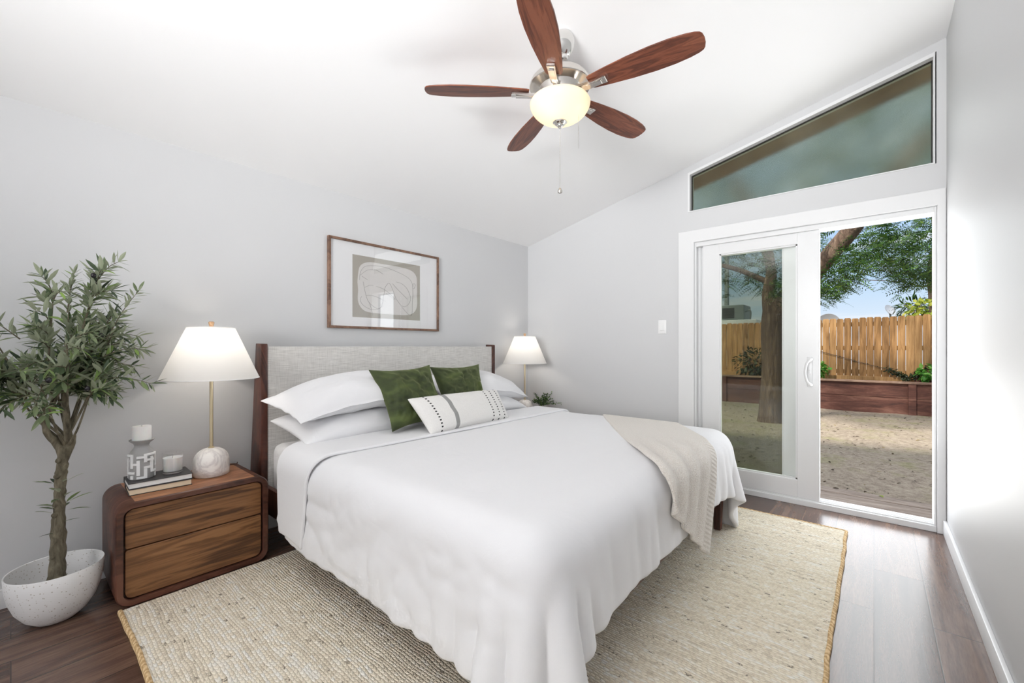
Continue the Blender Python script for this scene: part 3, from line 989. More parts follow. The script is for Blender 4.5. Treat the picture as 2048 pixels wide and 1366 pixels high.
# gather the hanging end into soft lengthwise pleats
nrm_ = np.cross(np.gradient(pt, axis=0), np.gradient(pt, axis=1)); nrm_ /= np.linalg.norm(nrm_, axis=-1, keepdims=True) + 1e-9
if nrm_[nuT // 2, nvT // 3, 2] < 0: nrm_ *= -1
pl = np.sin(sw_ / wT * 2 * PI * 4.3)[:, None] * .013 * np.clip((sl - 1.02) / .35, 0, 1)[None, :] ** 1.3
hang = np.clip(EZ - pt[..., 2], 0, 1) * (pt[..., 0] > EX - .03)
pt[..., 1] += .62 * hang
pt = pt + nrm_ * (pl + .013 * np.clip((sl - 1.02) / .35, 0, 1)[None, :])[..., None]
throw = cloth_obj('throw_blanket', relax(pt, 1, .3), M_THROW, .014, None, (-.9, 2.3, EZ), offset=1)
tag(throw, 'oatmeal knitted throw draped over the far foot corner of the bed', 'blanket')


# ---------------------------------------------------------------- pillows from four corner points
def pillow(name, corners, thick, label, cat, mats, group=None, arch=0.0, pinch=.06, seed=0, flange=0.0, wr=.010, n=36, m=28, up=None, power=.55, seam=False):
    """corners: bottom-left, bottom-right, top-right, top-left (seen from the front)."""
    c = [Vector(q) for q in corners]
    nrm = ((c[1] - c[0]).cross(c[3] - c[0])).normalized()
    if up is None: up = nrm
    ctr = sum(c, Vector()) / 4
    bm = B(); uvl = bm.loops.layers.uv.new('UVMap')

    def at(u, v, side):
        a, b = 2 * u - 1, 2 * v - 1
        p = (c[0] * (1 - u) + c[1] * u) * (1 - v) + (c[3] * (1 - u) + c[2] * u) * v
        # edges pull in between the corners
        ax = (c[1] - c[0] + c[2] - c[3]) / 2; ay = (c[3] - c[0] + c[2] - c[1]) / 2
        p = p - ax * .5 * a * pinch * (1 - b * b) - ay * .5 * b * pinch * (1 - a * a)
        fl = flange
        aa = min(1, abs(a) / (1 - fl * ay.length / ax.length)) if fl else abs(a); bb = min(1, abs(b) / (1 - fl)) if fl else abs(b)
        prof = (max(0, 1 - aa ** 2.6) * max(0, 1 - bb ** 2.6)) ** power
        w = wr * (mnoise.noise(Vector((u * 7 + seed, v * 5, side * 3.1))) + .6 * mnoise.noise(Vector((u * 17 + seed, v * 13, side * 5.3))))
        edge = (1 - abs(a)) * (1 - abs(b))
        # creases that run in from the corners
        cr = math.sin((abs(a) - abs(b)) * 16 + seed) * math.exp(-((abs(a) - .8) ** 2 + (abs(b) - .8) ** 2) * 14)
        w += .5 * wr * cr
        p = p + nrm * (side * (thick / 2) * prof + w * min(1, edge * 6)) + Vector(up) * arch * (1 - a * a) - Vector(up) * arch * .33
        if fl and prof < .03:
            p = p + nrm * .012 * mnoise.noise(Vector((u * 9 + seed, v * 9, 7)))
        return p
    top = [[bm.verts.new(at(i / n, j / m, 1)) for j in range(m + 1)] for i in range(n + 1)]
    bot = [[top[i][j] if i in (0, n) or j in (0, m) else bm.verts.new(at(i / n, j / m, -1)) for j in range(m + 1)] for i in range(n + 1)]
    for i in range(n):
        for j in range(m):
            for g_, rev in ((top, False), (bot, True)):
                q = [(i, j), (i + 1, j), (i + 1, j + 1), (i, j + 1)]
                if rev: q = q[::-1]
                f = bm.faces.new([g_[a][b] for a, b in q])
                for l, (a, b) in zip(f.loops, q): l[uvl].uv = (a / n, b / m)
    zmin = min(q.co.z for q in bm.verts)
    o = mobj(name, bm, mats, None, (ctr.x, ctr.y, zmin), angle=180)
    md = o.modifiers.new('smooth', 'SUBSURF'); md.levels = 1; md.render_levels = 2
    return tag(o, label, cat, group)


UPV = Vector((.15, 0, 1)).normalized()
GP = 'white bed pillows'
pillow('pillow', [(-2.22, .975, .645), (-2.23, 1.93, .640), (-2.64, 1.93, .735), (-2.63, .945, .735)], .155, 'white pillow lying under the left flanged sham', 'pillow', M_PILLOW, GP, arch=.03, seed=1, up=UPV, power=.5)
pillow('pillow', [(-2.22, 1.99, .640), (-2.24, 2.86, .635), (-2.64, 2.87, .725), (-2.63, 1.99, .745)], .155, 'white pillow lying under the right flanged sham', 'pillow', M_PILLOW, GP, arch=.03, seed=12, up=UPV, power=.5)
pillow('pillow_sham', [(-2.25, .960, .770), (-2.20, 1.93, .775), (-2.66, 1.96, .925), (-2.66, .905, .862)], .19, 'white flanged sham on top of the left pillow pair', 'pillow', M_PILLOW, GP, arch=.075, seed=21, flange=.10, up=UPV, power=.5)
pillow('pillow_sham', [(-2.22, 1.99, .775), (-2.27, 2.93, .725), (-2.66, 2.985, .79), (-2.66, 1.98, .925)], .19, 'white flanged sham on top of the right pillow pair', 'pillow', M_PILLOW, GP, arch=.075, seed=33, flange=.10, up=UPV, power=.5)
GC = 'green velvet cushions'
pillow('cushion', [(-2.10, 1.41, .655), (-2.07, 1.83, .675), (-2.30, 1.845, 1.030), (-2.36, 1.413, 1.010)], .15, 'larger green velvet cushion leaning in front, left of the pair', 'cushion', M_VELVET, GC, seed=4, pinch=.15, wr=.020, n=44, m=44)
pillow('cushion', [(-2.17, 1.86, .70), (-2.19, 2.30, .705), (-2.38, 2.40, 1.014), (-2.38, 1.90, 1.010)], .14, 'green velvet cushion behind, right of the pair', 'cushion', M_VELVET, GC, seed=9, pinch=.15, wr=.020, n=44, m=44)
pillow('lumbar_cushion', [(-1.945, 1.565, .638), (-1.975, 2.295, .640), (-2.12, 2.318, .835), (-2.10, 1.510, .842)], .135, 'long cream lumbar cushion with black stitches and a grey stripe', 'cushion', M_LUMBAR, None, seed=15, pinch=.035, wr=.004, n=52, m=26, power=.45)


# ---------------------------------------------------------------- nightstands
NSX0, NSX1, NSY0, NSY1, NSH = -2.895, -2.497, .292, .905, .46


def nightstand(label, group):
    t = thing('nightstand', label, 'nightstand', ((NSX0 + NSX1) / 2, (NSY0 + NSY1) / 2, 0), group)
    out = rrect(NSY0, NSY1, .001, NSH, .062, 10); inn = rrect(NSY0 + .026, NSY1 - .026, .027, NSH - .026, .038, 10)
    bm = B()
    n = len(out)
    o0 = [bm.verts.new((NSX1 - .006, *p)) for p in out]; oc = rrect(NSY0 + .005, NSY1 - .005, .006, NSH - .005, .057, 10)
    o1 = [bm.verts.new((NSX1, *p)) for p in oc]
    i1 = [bm.verts.new((NSX1, *p)) for p in inn]; i0 = [bm.verts.new((NSX1 - .03, *p)) for p in inn]
    ob = [bm.verts.new((NSX0, *p)) for p in out]
    for k_ in range(n):
        j = (k_ + 1) % n
        for a_, b_ in ((ob, o0), (o0, o1), (o1, i1), (i1, i0)):
            bm.faces.new((a_[k_], a_[j], b_[j], b_[k_]))
    bm.faces.new(ob[::-1]); bm.faces.new(i0)
    bmesh.ops.recalc_face_normals(bm, faces=bm.faces[:])
    mobj('case', bm, M_WALNUT_D, t, angle=50)
    bm = B(); box(bm, NSX0 + .004, NSX1 - .010, NSY0 + .066, NSY1 - .066, NSH - .002, NSH + .0012, .0008, 1)
    mobj('top_panel', bm, M_WALNUT_TOP, t)
    dy0, dy1, zb, zt, zm = NSY0 + .034, NSY1 - .034, .034, NSH - .033, .252
    def dfront(z0, z1, rb, rt):
        pts = []
        for cy, cz, s, r in ((dy1 - rt, z1 - rt, 0, rt), (dy0 + rt, z1 - rt, 1, rt), (dy0 + rb, z0 + rb, 2, rb), (dy1 - rb, z0 + rb, 3, rb)):
            for q in range(7):
                th = (s + q / 6) * PI / 2
                pts.append((cy + r * math.cos(th), cz + r * math.sin(th)))
        bm = B(); prism(bm, pts, 'x', NSX1 - .032, NSX1 - .012, .0015, 1)
        return bm
    mobj('drawer', dfront(zm + .003, zt, .010, .030), M_WALNUT, t)
    mobj('drawer', dfront(zb, zm - .003, .030, .010), M_WALNUT, t)
    return t


GN = 'walnut nightstands'
ns = nightstand('walnut two-drawer nightstand with rounded corners beside the potted olive tree', GN)
dup(ns, (ns.location.x - .01, 3.372, 0), 'walnut nightstand mostly hidden behind the bed in the far corner')

# ---------------------------------------------------------------- table lamps
LX, LY, LZ = -2.72, .700, NSH + .0015
GL_ = 'marble based table lamps'
lampt = thing('table_lamp', 'lit white shade lamp on the near nightstand beside the books', 'table lamp', (LX, LY, LZ), GL_)
R0 = .083
bm = B()
prof = [(0, LZ), (R0 - .006, LZ), (R0 - .001, LZ + .004), (R0, LZ + .03), (R0 - .001, LZ + .070)]
for q in range(1, 9):
    th = q / 8 * PI / 2
    prof.append(((R0 - .001) * math.cos(th) ** .8 if q < 8 else .0, LZ + .070 + .075 * math.sin(th)))
lathe(bm, prof, LX, LY, 48)
mobj('marble_base', bm, M_MARBLE, lampt, angle=60)
bm = B(); tube(bm, [(LX, LY, LZ + .143), (LX, LY, LZ + .66)], .0085, 16); lathe(bm, [(0, LZ + .143), (.014, LZ + .143), (.014, LZ + .149), (.0085, LZ + .151)], LX, LY, 20)
mobj('brass_stem', bm, M_BRASS, lampt)
SZ0, SZ1, SR0, SR1 = LZ + .517, LZ + .790, .223, .108
bm = B()
lathe(bm, [(SR0, SZ0), (SR0 - (SR0 - SR1) * .33, SZ0 + (SZ1 - SZ0) * .33), (SR0 - (SR0 - SR1) * .66, SZ0 + (SZ1 - SZ0) * .66), (SR1, SZ1)], LX, LY, 64)
shade = mobj('lamp_shade', bm, M_SHADE, lampt)
for R_, z_ in ((SR0, SZ0), (SR1, SZ1)):
    bm = B()
    tube(bm, [(LX + R_ * math.cos(2 * PI * q / 64), LY + R_ * math.sin(2 * PI * q / 64), z_) for q in range(64)], .0022, 6, closed=True)
    if R_ == SR1:
        for q in range(3):
            th = q * 2 * PI / 3 + .4
            tube(bm, [(LX, LY, SZ1 - .012), (LX + SR1 * math.cos(th), LY + SR1 * math.sin(th), SZ1)], .0016, 6)
    mobj('shade_rim', bm, M_SWITCH, shade)
bm = B(); lathe(bm, [(0, SZ1 - .014), (.005, SZ1 - .014), (.005, SZ1 + .004), (.009, SZ1 + .006), (.0135, SZ1 + .024), (.013, SZ1 + .030), (.009, SZ1 + .033), (0, SZ1 + .0335)], LX, LY, 20)
mobj('finial', bm, M_FINIAL_WOOD, lampt)
bm = B(); sphere(bm, (LX, LY, LZ + .655), .024, 16, 12, (1, 1, 1.25)); mobj('bulb', bm, M_BULB, lampt)
bm = B()
tube(bm, smooth_path([(LX - .07, LY + .05, LZ + .006), (LX - .09, LY + .10, LZ + .012), (LX - .11, LY + .15, LZ + .005), (LX - .155, LY + .17, LZ + .003)], 6), .0026, 6)
mobj('cord', bm, M_CORD, lampt)
L2Y = 3.415
dup(lampt, (LX - .01, L2Y, LZ), 'lit white shade lamp in the far corner beyond the bed')
for y_, dx in ((LY, 0), (L2Y, -.01)):
    lamp('lamp_bulb_light', 'POINT', (LX + dx, y_, LZ + .66), 3.4, (1, .92, .82), radius=.035)

# ---------------------------------------------------------------- books, candles
def book(x0, x1, y0, y1, z0, h, rot, pages, label):
    cx, cy = (x0 + x1) / 2, (y0 + y1) / 2
    t = thing('book', label, 'book', (cx, cy, z0), 'stacked hardcover books')
    R = Matrix.Translation((cx, cy, 0)) @ Matrix.Rotation(rot, 4, 'Z') @ Matrix.Translation((-cx, -cy, 0))
    bm = B(); ct = .0028
    box(bm, x0, x1, y0, y1, z0, z0 + ct, .0008, 1); box(bm, x0, x1, y0, y1, z0 + h - ct, z0 + h, .0008, 1)
    box(bm, x0 - .002, x0 + .003, y0, y1, z0, z0 + h, .001, 1)
    bmesh.ops.transform(bm, matrix=R, verts=bm.verts); mobj('cover', bm, M_BLACK_COVER, t)
    bm = B(); box(bm, x0 + .003, x1 - .004, y0 + .004, y1 - .004, z0 + ct, z0 + h - ct)
    bmesh.ops.transform(bm, matrix=R, verts=bm.verts); mobj('pages', bm, pages, t)


BZ = NSH + .0014
book(-2.775, -2.600, .355, .592, BZ, .029, D2R(-3), M_PAPER_C, 'lower black book with cream page edges')
book(-2.773, -2.602, .352, .594, BZ + .0292, .027, D2R(-2), M_PAPER_W, 'upper black book with white page edges under the candles')
BT = BZ + .0292 + .0272

HXc, HYc = -2.695, .410
ch = thing('candle_holder', 'grey and white ceramic candle holder with raised maze pattern', 'candle holder', (HXc, HYc, BT))
bm = B()
lathe(bm, [(0, BT), (.046, BT), (.049, BT + .004), (.0475, BT + .06), (.046, BT + .118), (.043, BT + .128), (.030, BT + .146), (.027, BT + .156), (.032, BT + .167),
           (.046, BT + .179), (.048, BT + .184), (.045, BT + .186), (.030, BT + .181), (0, BT + .181)], HXc, HYc, 48)
mobj('holder_body', bm, M_GREY_CER, ch, angle=50)


def wrapbar(bm, a0, a1, z0, z1, r0=.047, r1=.0525):
    n = max(2, int(abs(a1 - a0) / .12) + 1)
    ring = []
    for q in range(n + 1):
        a_ = a0 + (a1 - a0) * q / n
        ring.append([bm.verts.new((HXc + r * math.cos(a_), HYc + r * math.sin(a_), z)) for r, z in ((r0, z0), (r1, z0 + .001), (r1, z1 - .001), (r0, z1))])
    fs = []
    for x, y in zip(ring[:-1], ring[1:]):
        fs += [bm.faces.new((x[q], y[q], y[(q + 1) % 4], x[(q + 1) % 4])) for q in range(4)]
    fs += [bm.faces.new(ring[0]), bm.faces.new(ring[-1][::-1])]
    bmesh.ops.recalc_face_normals(bm, faces=fs)


bm = B(); w = .011
st = 2 * PI / 12
for q in range(12):
    a0 = q * st
    ww = .24
    k_ = q % 4
    if k_ == 0:
        wrapbar(bm, a0, a0 + ww, BT + .004, BT + .05); wrapbar(bm, a0, a0 + st + ww, BT + .05, BT + .05 + w); wrapbar(bm, a0, a0 + ww, BT + .080, BT + .121); wrapbar(bm, a0, a0 + 1.6 * st, BT + .085, BT + .085 + w)
    elif k_ == 1:
        wrapbar(bm, a0, a0 + ww, BT + .028, BT + .105); wrapbar(bm, a0, a0 + st * 1.7, BT + .028, BT + .028 + w); wrapbar(bm, a0 - .3, a0 + st, BT + .110, BT + .110 + w)
    elif k_ == 2:
        wrapbar(bm, a0, a0 + ww, BT + .004, BT + .022); wrapbar(bm, a0, a0 + ww, BT + .055, BT + .121); wrapbar(bm, a0, a0 + st * 1.2, BT + .068, BT + .068 + w)
    else:
        wrapbar(bm, a0, a0 + ww, BT + .020, BT + .092); wrapbar(bm, a0, a0 + st + ww, BT + .004, BT + .004 + w); wrapbar(bm, a0, a0 + st + ww, BT + .100, BT + .100 + w)
mobj('maze_relief', bm, M_WHITE_CER, ch, smooth=False, label='raised white maze pattern')
pc = thing('pillar_candle', 'white pillar candle standing on the ceramic holder', 'candle', (HXc, HYc, BT + .182))
z_ = BT + .1815
bm = B(); lathe(bm, [(0, z_), (.036, z_), (.0365, z_ + .002), (.0365, z_ + .064), (.035, z_ + .067), (.028, z_ + .0665), (0, z_ + .064)], HXc, HYc, 40); mobj('wax', bm, M_WAX, pc, angle=50)
bm = B(); tube(bm, [(HXc, HYc, z_ + .063), (HXc + .001, HYc, z_ + .072)], .001, 6); mobj('wick', bm, M_GREY_CER, pc)

JX, JY = -2.685, .527
jc = thing('jar_candle', 'white candle in a clear glass jar on the books', 'candle', (JX, JY, BT))
bm = B(); lathe(bm, [(0, BT), (.036, BT), (.040, BT + .003), (.0425, BT + .10), (.0412, BT + .1005), (.0388, BT + .012), (.036, BT + .010), (0, BT + .010)], JX, JY, 40); mobj('glass_jar', bm, M_JAR, jc, angle=50)
bm = B(); lathe(bm, [(0, BT + .0105), (.036, BT + .0105), (.0384, BT + .013), (.0402, BT + .076), (.038, BT + .074), (0, BT + .073)], JX, JY, 40); mobj('wax', bm, M_WAX, jc, angle=50)
bm = B(); tube(bm, [(JX, JY, BT + .072), (JX, JY + .001, BT + .084)], .001, 6); mobj('wick', bm, M_GREY_CER, jc)

# ---------------------------------------------------------------- small plant on the far nightstand
PX, PY, PZ = -2.60, 3.555, NSH + .001
pp = thing('potted_plant', 'small leafy plant in a ribbed grey pot on the far nightstand', 'plant', (PX, PY, PZ))
bm = B()
rings = []
for z, r in ((PZ, .034), (PZ + .004, .037), (PZ + .088, .043), (PZ + .09, .041), (PZ + .075, .038)):
    rings.append([bm.verts.new((PX + r * (1 + .03 * math.cos(20 * t / 80 * 2 * PI)) * math.cos(t / 80 * 2 * PI), PY + r * (1 + .03 * math.cos(20 * t / 80 * 2 * PI)) * math.sin(t / 80 * 2 * PI), z)) for t in range(80)])
for a_, b_ in zip(rings[:-1], rings[1:]):
    for t in range(80): bm.faces.new((a_[t], a_[(t + 1) % 80], b_[(t + 1) % 80], b_[t]))
bm.faces.new(rings[0][::-1]); bm.faces.new(rings[-1])
mobj('ribbed_pot', bm, M_POTRIB, pp, angle=60)
random.seed(5)


def leaf(bm, p, d, nrm, L, w, curl=.12, fold=.12, mi=0):
    d = Vector(d).normalized(); nrm = Vector(nrm); nrm = (nrm - d * nrm.dot(d))
    nrm = nrm.normalized() if nrm.length > 1e-5 else d.orthogonal().normalized()
    s = d.cross(nrm); p = Vector(p)
    vs = []
    prof = ((0, .06), (.22, .72), (.5, 1.0), (.78, .66), (1, .0))
    rows = []
    for t, ww in prof:
        c = p + d * L * t - nrm * curl * L * t * t
        if ww == 0: rows.append([bm.verts.new(c)]); continue
        rows.append([bm.verts.new(c - s * w * ww / 2 + nrm * fold * w * ww), bm.verts.new(c), bm.verts.new(c + s * w * ww / 2 + nrm * fold * w * ww)])
    for a_, b_ in zip(rows[:-1], rows[1:]):
        if len(b_) == 1:
            bm.faces.new((a_[0], a_[1], b_[0])).material_index = mi; bm.faces.new((a_[1], a_[2], b_[0])).material_index = mi
        else:
            bm.faces.new((a_[0], a_[1], b_[1], b_[0])).material_index = mi; bm.faces.new((a_[1], a_[2], b_[2], b_[1])).material_index = mi


def rv3(): return Vector((random.gauss(0, 1), random.gauss(0, 1), random.gauss(0, 1))).normalized()


bm = B(); bms = B()
for q in range(34):
    a_ = random.uniform(0, 2 * PI); el = random.uniform(.15, 1.3)
    d = Vector((math.cos(a_) * math.cos(el), math.sin(a_) * math.cos(el), math.sin(el)))
    if d.x < -.6: d.x *= .6
    L = random.uniform(.08, .17)
    b0 = Vector((PX, PY, PZ + .078)) + Vector((d.x, d.y, 0)) * .02
    pts = smooth_path([b0, b0 + d * L * .5 + Vector((0, 0, .01)), b0 + d * L - Vector((0, 0, .006))], 5)
    tube(bms, pts, .0012, 5)
    for i, p in enumerate(pts[2:]):
        for s_ in (-1, 1):
            ld = (d * .5 + rv3() * .8).normalized()
            leaf(bm, p, ld, rv3() + Vector((0, 0, 1)), random.uniform(.014, .022), .011)
mobj('leaves', bm, M_FERN, pp, smooth=False); mobj('stems', bms, M_FERN, pp)

# ---------------------------------------------------------------- framed picture
PY0, PY1, PZ0, PZ1, PXF = 1.434, 2.421, 1.282, 1.928, -2.892
pic = thing('framed_picture', 'walnut framed abstract line drawing above the headboard', 'picture', (XL + .001, (PY0 + PY1) / 2, PZ0))
bm = B()
fw = .017
for a_, b_, c, d in ((PY0, PY1, PZ1 - fw, PZ1), (PY0, PY1, PZ0, PZ0 + fw), (PY0, PY0 + fw, PZ0 + fw, PZ1 - fw), (PY1 - fw, PY1, PZ0 + fw, PZ1 - fw)):
    box(bm, XL + .001, PXF, a_, b_, c, d, .0012, 1)
mobj('picture_frame', bm, M_FRAMEWOOD, pic)
bm = B(); box(bm, XL + .002, PXF - .014, PY0 + fw, PY1 - fw, PZ0 + fw, PZ1 - fw); mobj('mat_board', bm, M_MATBOARD, pic, smooth=False)
AY0, AY1, AZ0, AZ1 = 1.618, 2.225, 1.367, 1.826
xa = PXF - .0138
bm = B(); box(bm, xa - .001, xa + .0006, AY0, AY1, AZ0, AZ1); art = mobj('art_print', bm, M_TAUPE, pic, smooth=False, label='taupe art print with an off-white shape')


def A_(u, v): return (AY0 + (AY1 - AY0) * u, AZ1 - (AZ1 - AZ0) * v)


random.seed(3)
blob = []
for q in range(80):
    t = q / 80 * 2 * PI
    c, s = math.cos(t), math.sin(t)
    r = 1 / ((abs(c) ** 5 + abs(s) ** 5) ** .2)
    r *= 1 + .02 * mnoise.noise(Vector((c * 3, s * 3, 1)))
    blob.append(A_(.51 + .44 * r * c, .50 - .42 * r * s))
bm = B(); prism(bm, [(p[0], p[1]) for p in blob], 'x', xa + .0003, xa + .0014); mobj('painted_shape', bm, M_ARTWHITE, art, smooth=False)
bm = B()
lines = [[(.09, .40), (.11, .25), (.2, .15), (.45, .13), (.75, .22), (.86, .32), (.88, .5), (.87, .7), (.85, .92), (.7, .78)],
         [(.1, .32), (.2, .22), (.32, .2), (.42, .25)], [(.12, .33), (.2, .38)],
         [(.14, .42), (.17, .6), (.22, .75), (.34, .84), (.4, .78), (.43, .6), (.45, .47), (.51, .39), (.57, .52), (.61, .64)],
         [(.16, .51), (.22, .47), (.28, .46)], [(.32, .47), (.40, .49), (.47, .53), (.55, .6), (.6, .66)],
         [(.18, .64), (.26, .63), (.36, .66), (.46, .71)], [(.22, .74), (.25, .84), (.27, .96)], [(.56, .39), (.64, .48), (.73, .57), (.79, .63)],
         [(.61, .35), (.70, .37), (.78, .44), (.83, .55), (.84, .64), (.80, .73), (.74, .77), (.68, .74), (.61, .64)],
         [(.12, .66), (.10, .72), (.14, .80), (.24, .86), (.34, .85), (.42, .78)], [(.88, .40), (.89, .34), (.92, .36), (.90, .43), (.88, .42)],
         [(.46, .57), (.52, .61), (.58, .66)]]
for ln in lines:
    tube(bm, smooth_path([(xa + .0016, *A_(u, v)) for u, v in ln], 6), .0011, 4)
mobj('drawn_lines', bm, M_INK, art)
bm = B(); box(bm, PXF - .006, PXF - .0045, PY0 + fw, PY1 - fw, PZ0 + fw, PZ1 - fw); mobj('glass_pane', bm, M_GLASS_PIC, pic, smooth=False)

# ---------------------------------------------------------------- ceiling fan
FX, FY = -1.191, 1.770
FS = 1.035      # overall size of the fan below its canopy
def fz(z): return 1.15 + (z - 1.15) * FS


def fobj(name, bm, m, parent, **kw):
    bmesh.ops.transform(bm, matrix=Matrix.Translation((FX, FY, fz(2.4))) @ Matrix.Scale(FS, 4) @ Matrix.Translation((-FX, -FY, -2.4)), verts=bm.verts)
    return mobj(name, bm, m, parent, **kw)


FCZ = ceil_z(FX)
fan = thing('ceiling_fan', 'brushed nickel ceiling fan with five wooden blades and a lit glass bowl', 'ceiling fan', (FX, FY, FCZ))
bm = B()
lathe(bm, [(0, .0), (.068, .0), (.070, -.006), (.068, -.03), (.058, -.058), (.040, -.082), (.030, -.092), (.024, -.096), (0, -.096)], 0, 0, 40)
tilt = Matrix.Translation((FX, FY, FCZ - .001)) @ Matrix.Rotation(-math.atan(.2425) * .95, 4, 'Y')
bmesh.ops.transform(bm, matrix=tilt, verts=bm.verts)
canopy = mobj('ceiling_canopy', bm, M_CHROME, fan)
bm = B(); lathe(bm, [(.0, FCZ - .07), (.024, FCZ - .075), (.028, FCZ - .09), (.024, FCZ - .105), (.0, FCZ - .11)], FX + .017, FY, 24); mobj('hanger_ball', bm, M_CHROME, canopy)
bm = B(); tube(bm, [(FX, FY, FCZ - .08), (FX, FY, fz(2.475))], .0135, 20)
lathe(bm, [(0, fz(2.474)), (.03, fz(2.474)), (.03, fz(2.490)), (.022, fz(2.50)), (.0135, fz(2.502))], FX, FY, 24)
mobj('downrod', bm, M_CHROME, fan)
bm = B()
lathe(bm, [(0, 2.476), (.045, 2.475), (.085, 2.466), (.118, 2.447), (.138, 2.424), (.1455, 2.405), (.1465, 2.398), (.1445, 2.395), (.130, 2.396), (.10, 2.388), (.094, 2.372), (.094, 2.345), (.0, 2.345)], FX, FY, 64)
fobj('motor_housing', bm, M_NICKEL, fan, angle=30)
bm = B(); lathe(bm, [(0, 2.3445), (.105, 2.3445), (.110, 2.340), (.110, 2.330), (.105, 2.326), (0, 2.326)], FX, FY, 48); fobj('light_fitter', bm, M_NICKEL, fan)
TH0, BR = 6.5, .645
BLZ = 2.368
for q in range(5):
    th = D2R(TH0 + 72 * q)
    Mx = Matrix.Translation((FX, FY, BLZ)) @ Matrix.Rotation(th, 4, 'Z')
    Mp = Mx @ Matrix.Translation((.0, 0, 0)) @ Matrix.Rotation(D2R(-11), 4, 'X')
    # blade outline: narrow root, widest past the middle, softly squared tip
    prof = [(.150, .034), (.165, .040), (.24, .051), (.34, .0625), (.44, .0685), (.52, .0675), (.58, .061), (.615, .053), (.632, .045), (.640, .034), (.645, .012)]
    top = [(x, w_) for x, w_ in prof]; out = top + [(x, -w_) for x, w_ in prof[::-1]]
    bm = B(); prism(bm, out, 'z', -.003, .003, .0015, 1)
    uvl = bm.loops.layers.uv.new('UVMap')
    for f in bm.faces:
        for l in f.loops: l[uvl].uv = (l.vert.co.x + q * 1.7, l.vert.co.y + q * .9)
    bmesh.ops.transform(bm, matrix=Mp, verts=bm.verts)
    bl = fobj('fan_blade', bm, M_BLADE, fan, angle=30)
    bm = B()
    # curved arm under the blade root with a squared end block
    path = [(.085, -.004), (.115, -.020), (.150, -.022), (.190, -.018), (.222, -.015)]
    wdt = [.019, .017, .0165, .0175, .0185]
    prev = None
    for (x, z), w_ in zip(path, wdt):
        cur = [bm.verts.new((x, -w_, z)), bm.verts.new((x, w_, z)), bm.verts.new((x, w_, z + .013)), bm.verts.new((x, -w_, z + .013))]
        if prev:
            for a_ in range(4): bm.faces.new((prev[a_], prev[(a_ + 1) % 4], cur[(a_ + 1) % 4], cur[a_]))
        else: bm.faces.new(cur[::-1])
        prev = cur
    bm.faces.new(prev)
    box(bm, .213, .234, -.0195, .0195, -.017, -.003, .002, 1)
    box(bm, .12, .213, -.012, .012, -.0235, -.018, .0015, 1)
    bmesh.ops.recalc_face_normals(bm, faces=bm.faces[:])
    bmesh.ops.transform(bm, matrix=Mp, verts=bm.verts)
    fobj('blade_arm', bm, M_NICKEL, bl)
bm = B()
prof = [(.118, 2.330), (.138, 2.328), (.1445, 2.316)]
for q in range(1, 10):
    t = q / 9 * PI / 2
    prof.append((.1445 * math.cos(t) ** .9 if q < 9 else .012, 2.316 - .090 * math.sin(t) ** 1.15))
lathe(bm, prof, FX, FY, 64)
bowl = fobj('glass_bowl', bm, M_BOWL, fan, label='lit cream frosted glass bowl')
bm = B(); lathe(bm, [(0, 2.233), (.034, 2.232), (.034, 2.226), (.026, 2.222), (.024, 2.216), (.014, 2.212), (.012, 2.205), (.007, 2.200), (0, 2.199)], FX, FY, 32); fobj('bowl_finial', bm, M_CHROME, fan, angle=50)
for q in range(3):
    th = q * 2 * PI / 3 + .5
    bm = B(); sphere(bm, (FX + .062 * math.cos(th), FY + .062 * math.sin(th), 2.302), .022, 14, 10); fobj('bulb', bm, M_BULB, bowl)
    lamp('fan_bulb_light', 'POINT', (FX + .062 * math.cos(th), FY + .062 * math.sin(th), fz(2.30)), .75, (1, .82, .56), radius=.024)
bm = B(); tube(bm, [(FX, FY, 2.20), (FX, FY, 1.915)], .0011, 6)
for q in range(40): sphere(bm, (FX, FY, 2.195 - q * .0071), .0019, 6, 4)
fobj('light_pull_chain', bm, M_CHROME, fan)
bm = B(); lathe(bm, [(0, 1.914), (.004, 1.912), (.0105, 1.902), (.012, 1.896), (.0105, 1.889), (.004, 1.886), (0, 1.886)], FX, FY, 20); fobj('chain_knob', bm, M_NICKEL, fan)
bm = B(); tube(bm, [(FX + .085, FY + .03, 2.352), (FX + .085, FY + .03, 2.088)], .0011, 6); fobj('fan_pull_chain', bm, M_CHROME, fan)

# ---------------------------------------------------------------- potted olive tree
OX, OY = -2.640, .125
ot = thing('potted_olive_tree', 'olive tree with dark fruit in a rounded speckled white planter', 'potted tree', (OX, OY, 0))
bm = B()
pr = [(0, .0005), (.050, .0005), (.066, .006), (.096, .032), (.121, .072), (.137, .118), (.1455, .165), (.149, .218), (.1475, .222), (.144, .220), (.140, .165), (.131, .118), (.118, .092), (0, .088)]
lathe(bm, pr, OX, OY, 64)
bmesh.ops.transform(bm, matrix=Matrix.Translation((OX, OY, 0)) @ Matrix.Shear('XY', 4, (0, 0)) @ Matrix.Translation((-OX, -OY, 0)), verts=bm.verts)
mobj('planter', bm, M_POT, ot, angle=50)
bm = B(); lathe(bm, [(0, .112), (.06, .110), (.10, .104), (.122, .098)], OX, OY, 40); mobj('soil', bm, M_SOIL, ot)
random.seed(11)
base = Vector((OX, OY, .095))
trunk_pts = [base, base + Vector((0, .002, .09)), base + Vector((0, .006, .26)), base + Vector((.0, .010, .42)), base + Vector((0, .016, .53)), base + Vector((0, .022, .60))]
tp = smooth_path(trunk_pts, 8)
rad = lerp_list([.036, .028, .023, .018, .019, .017], len(tp))
rad = [r * (1 + .07 * math.sin(i * 2.1) + .05 * random.uniform(-1, 1)) for i, r in enumerate(rad)]
bm = B(); tube(bm, tp, rad, 16)
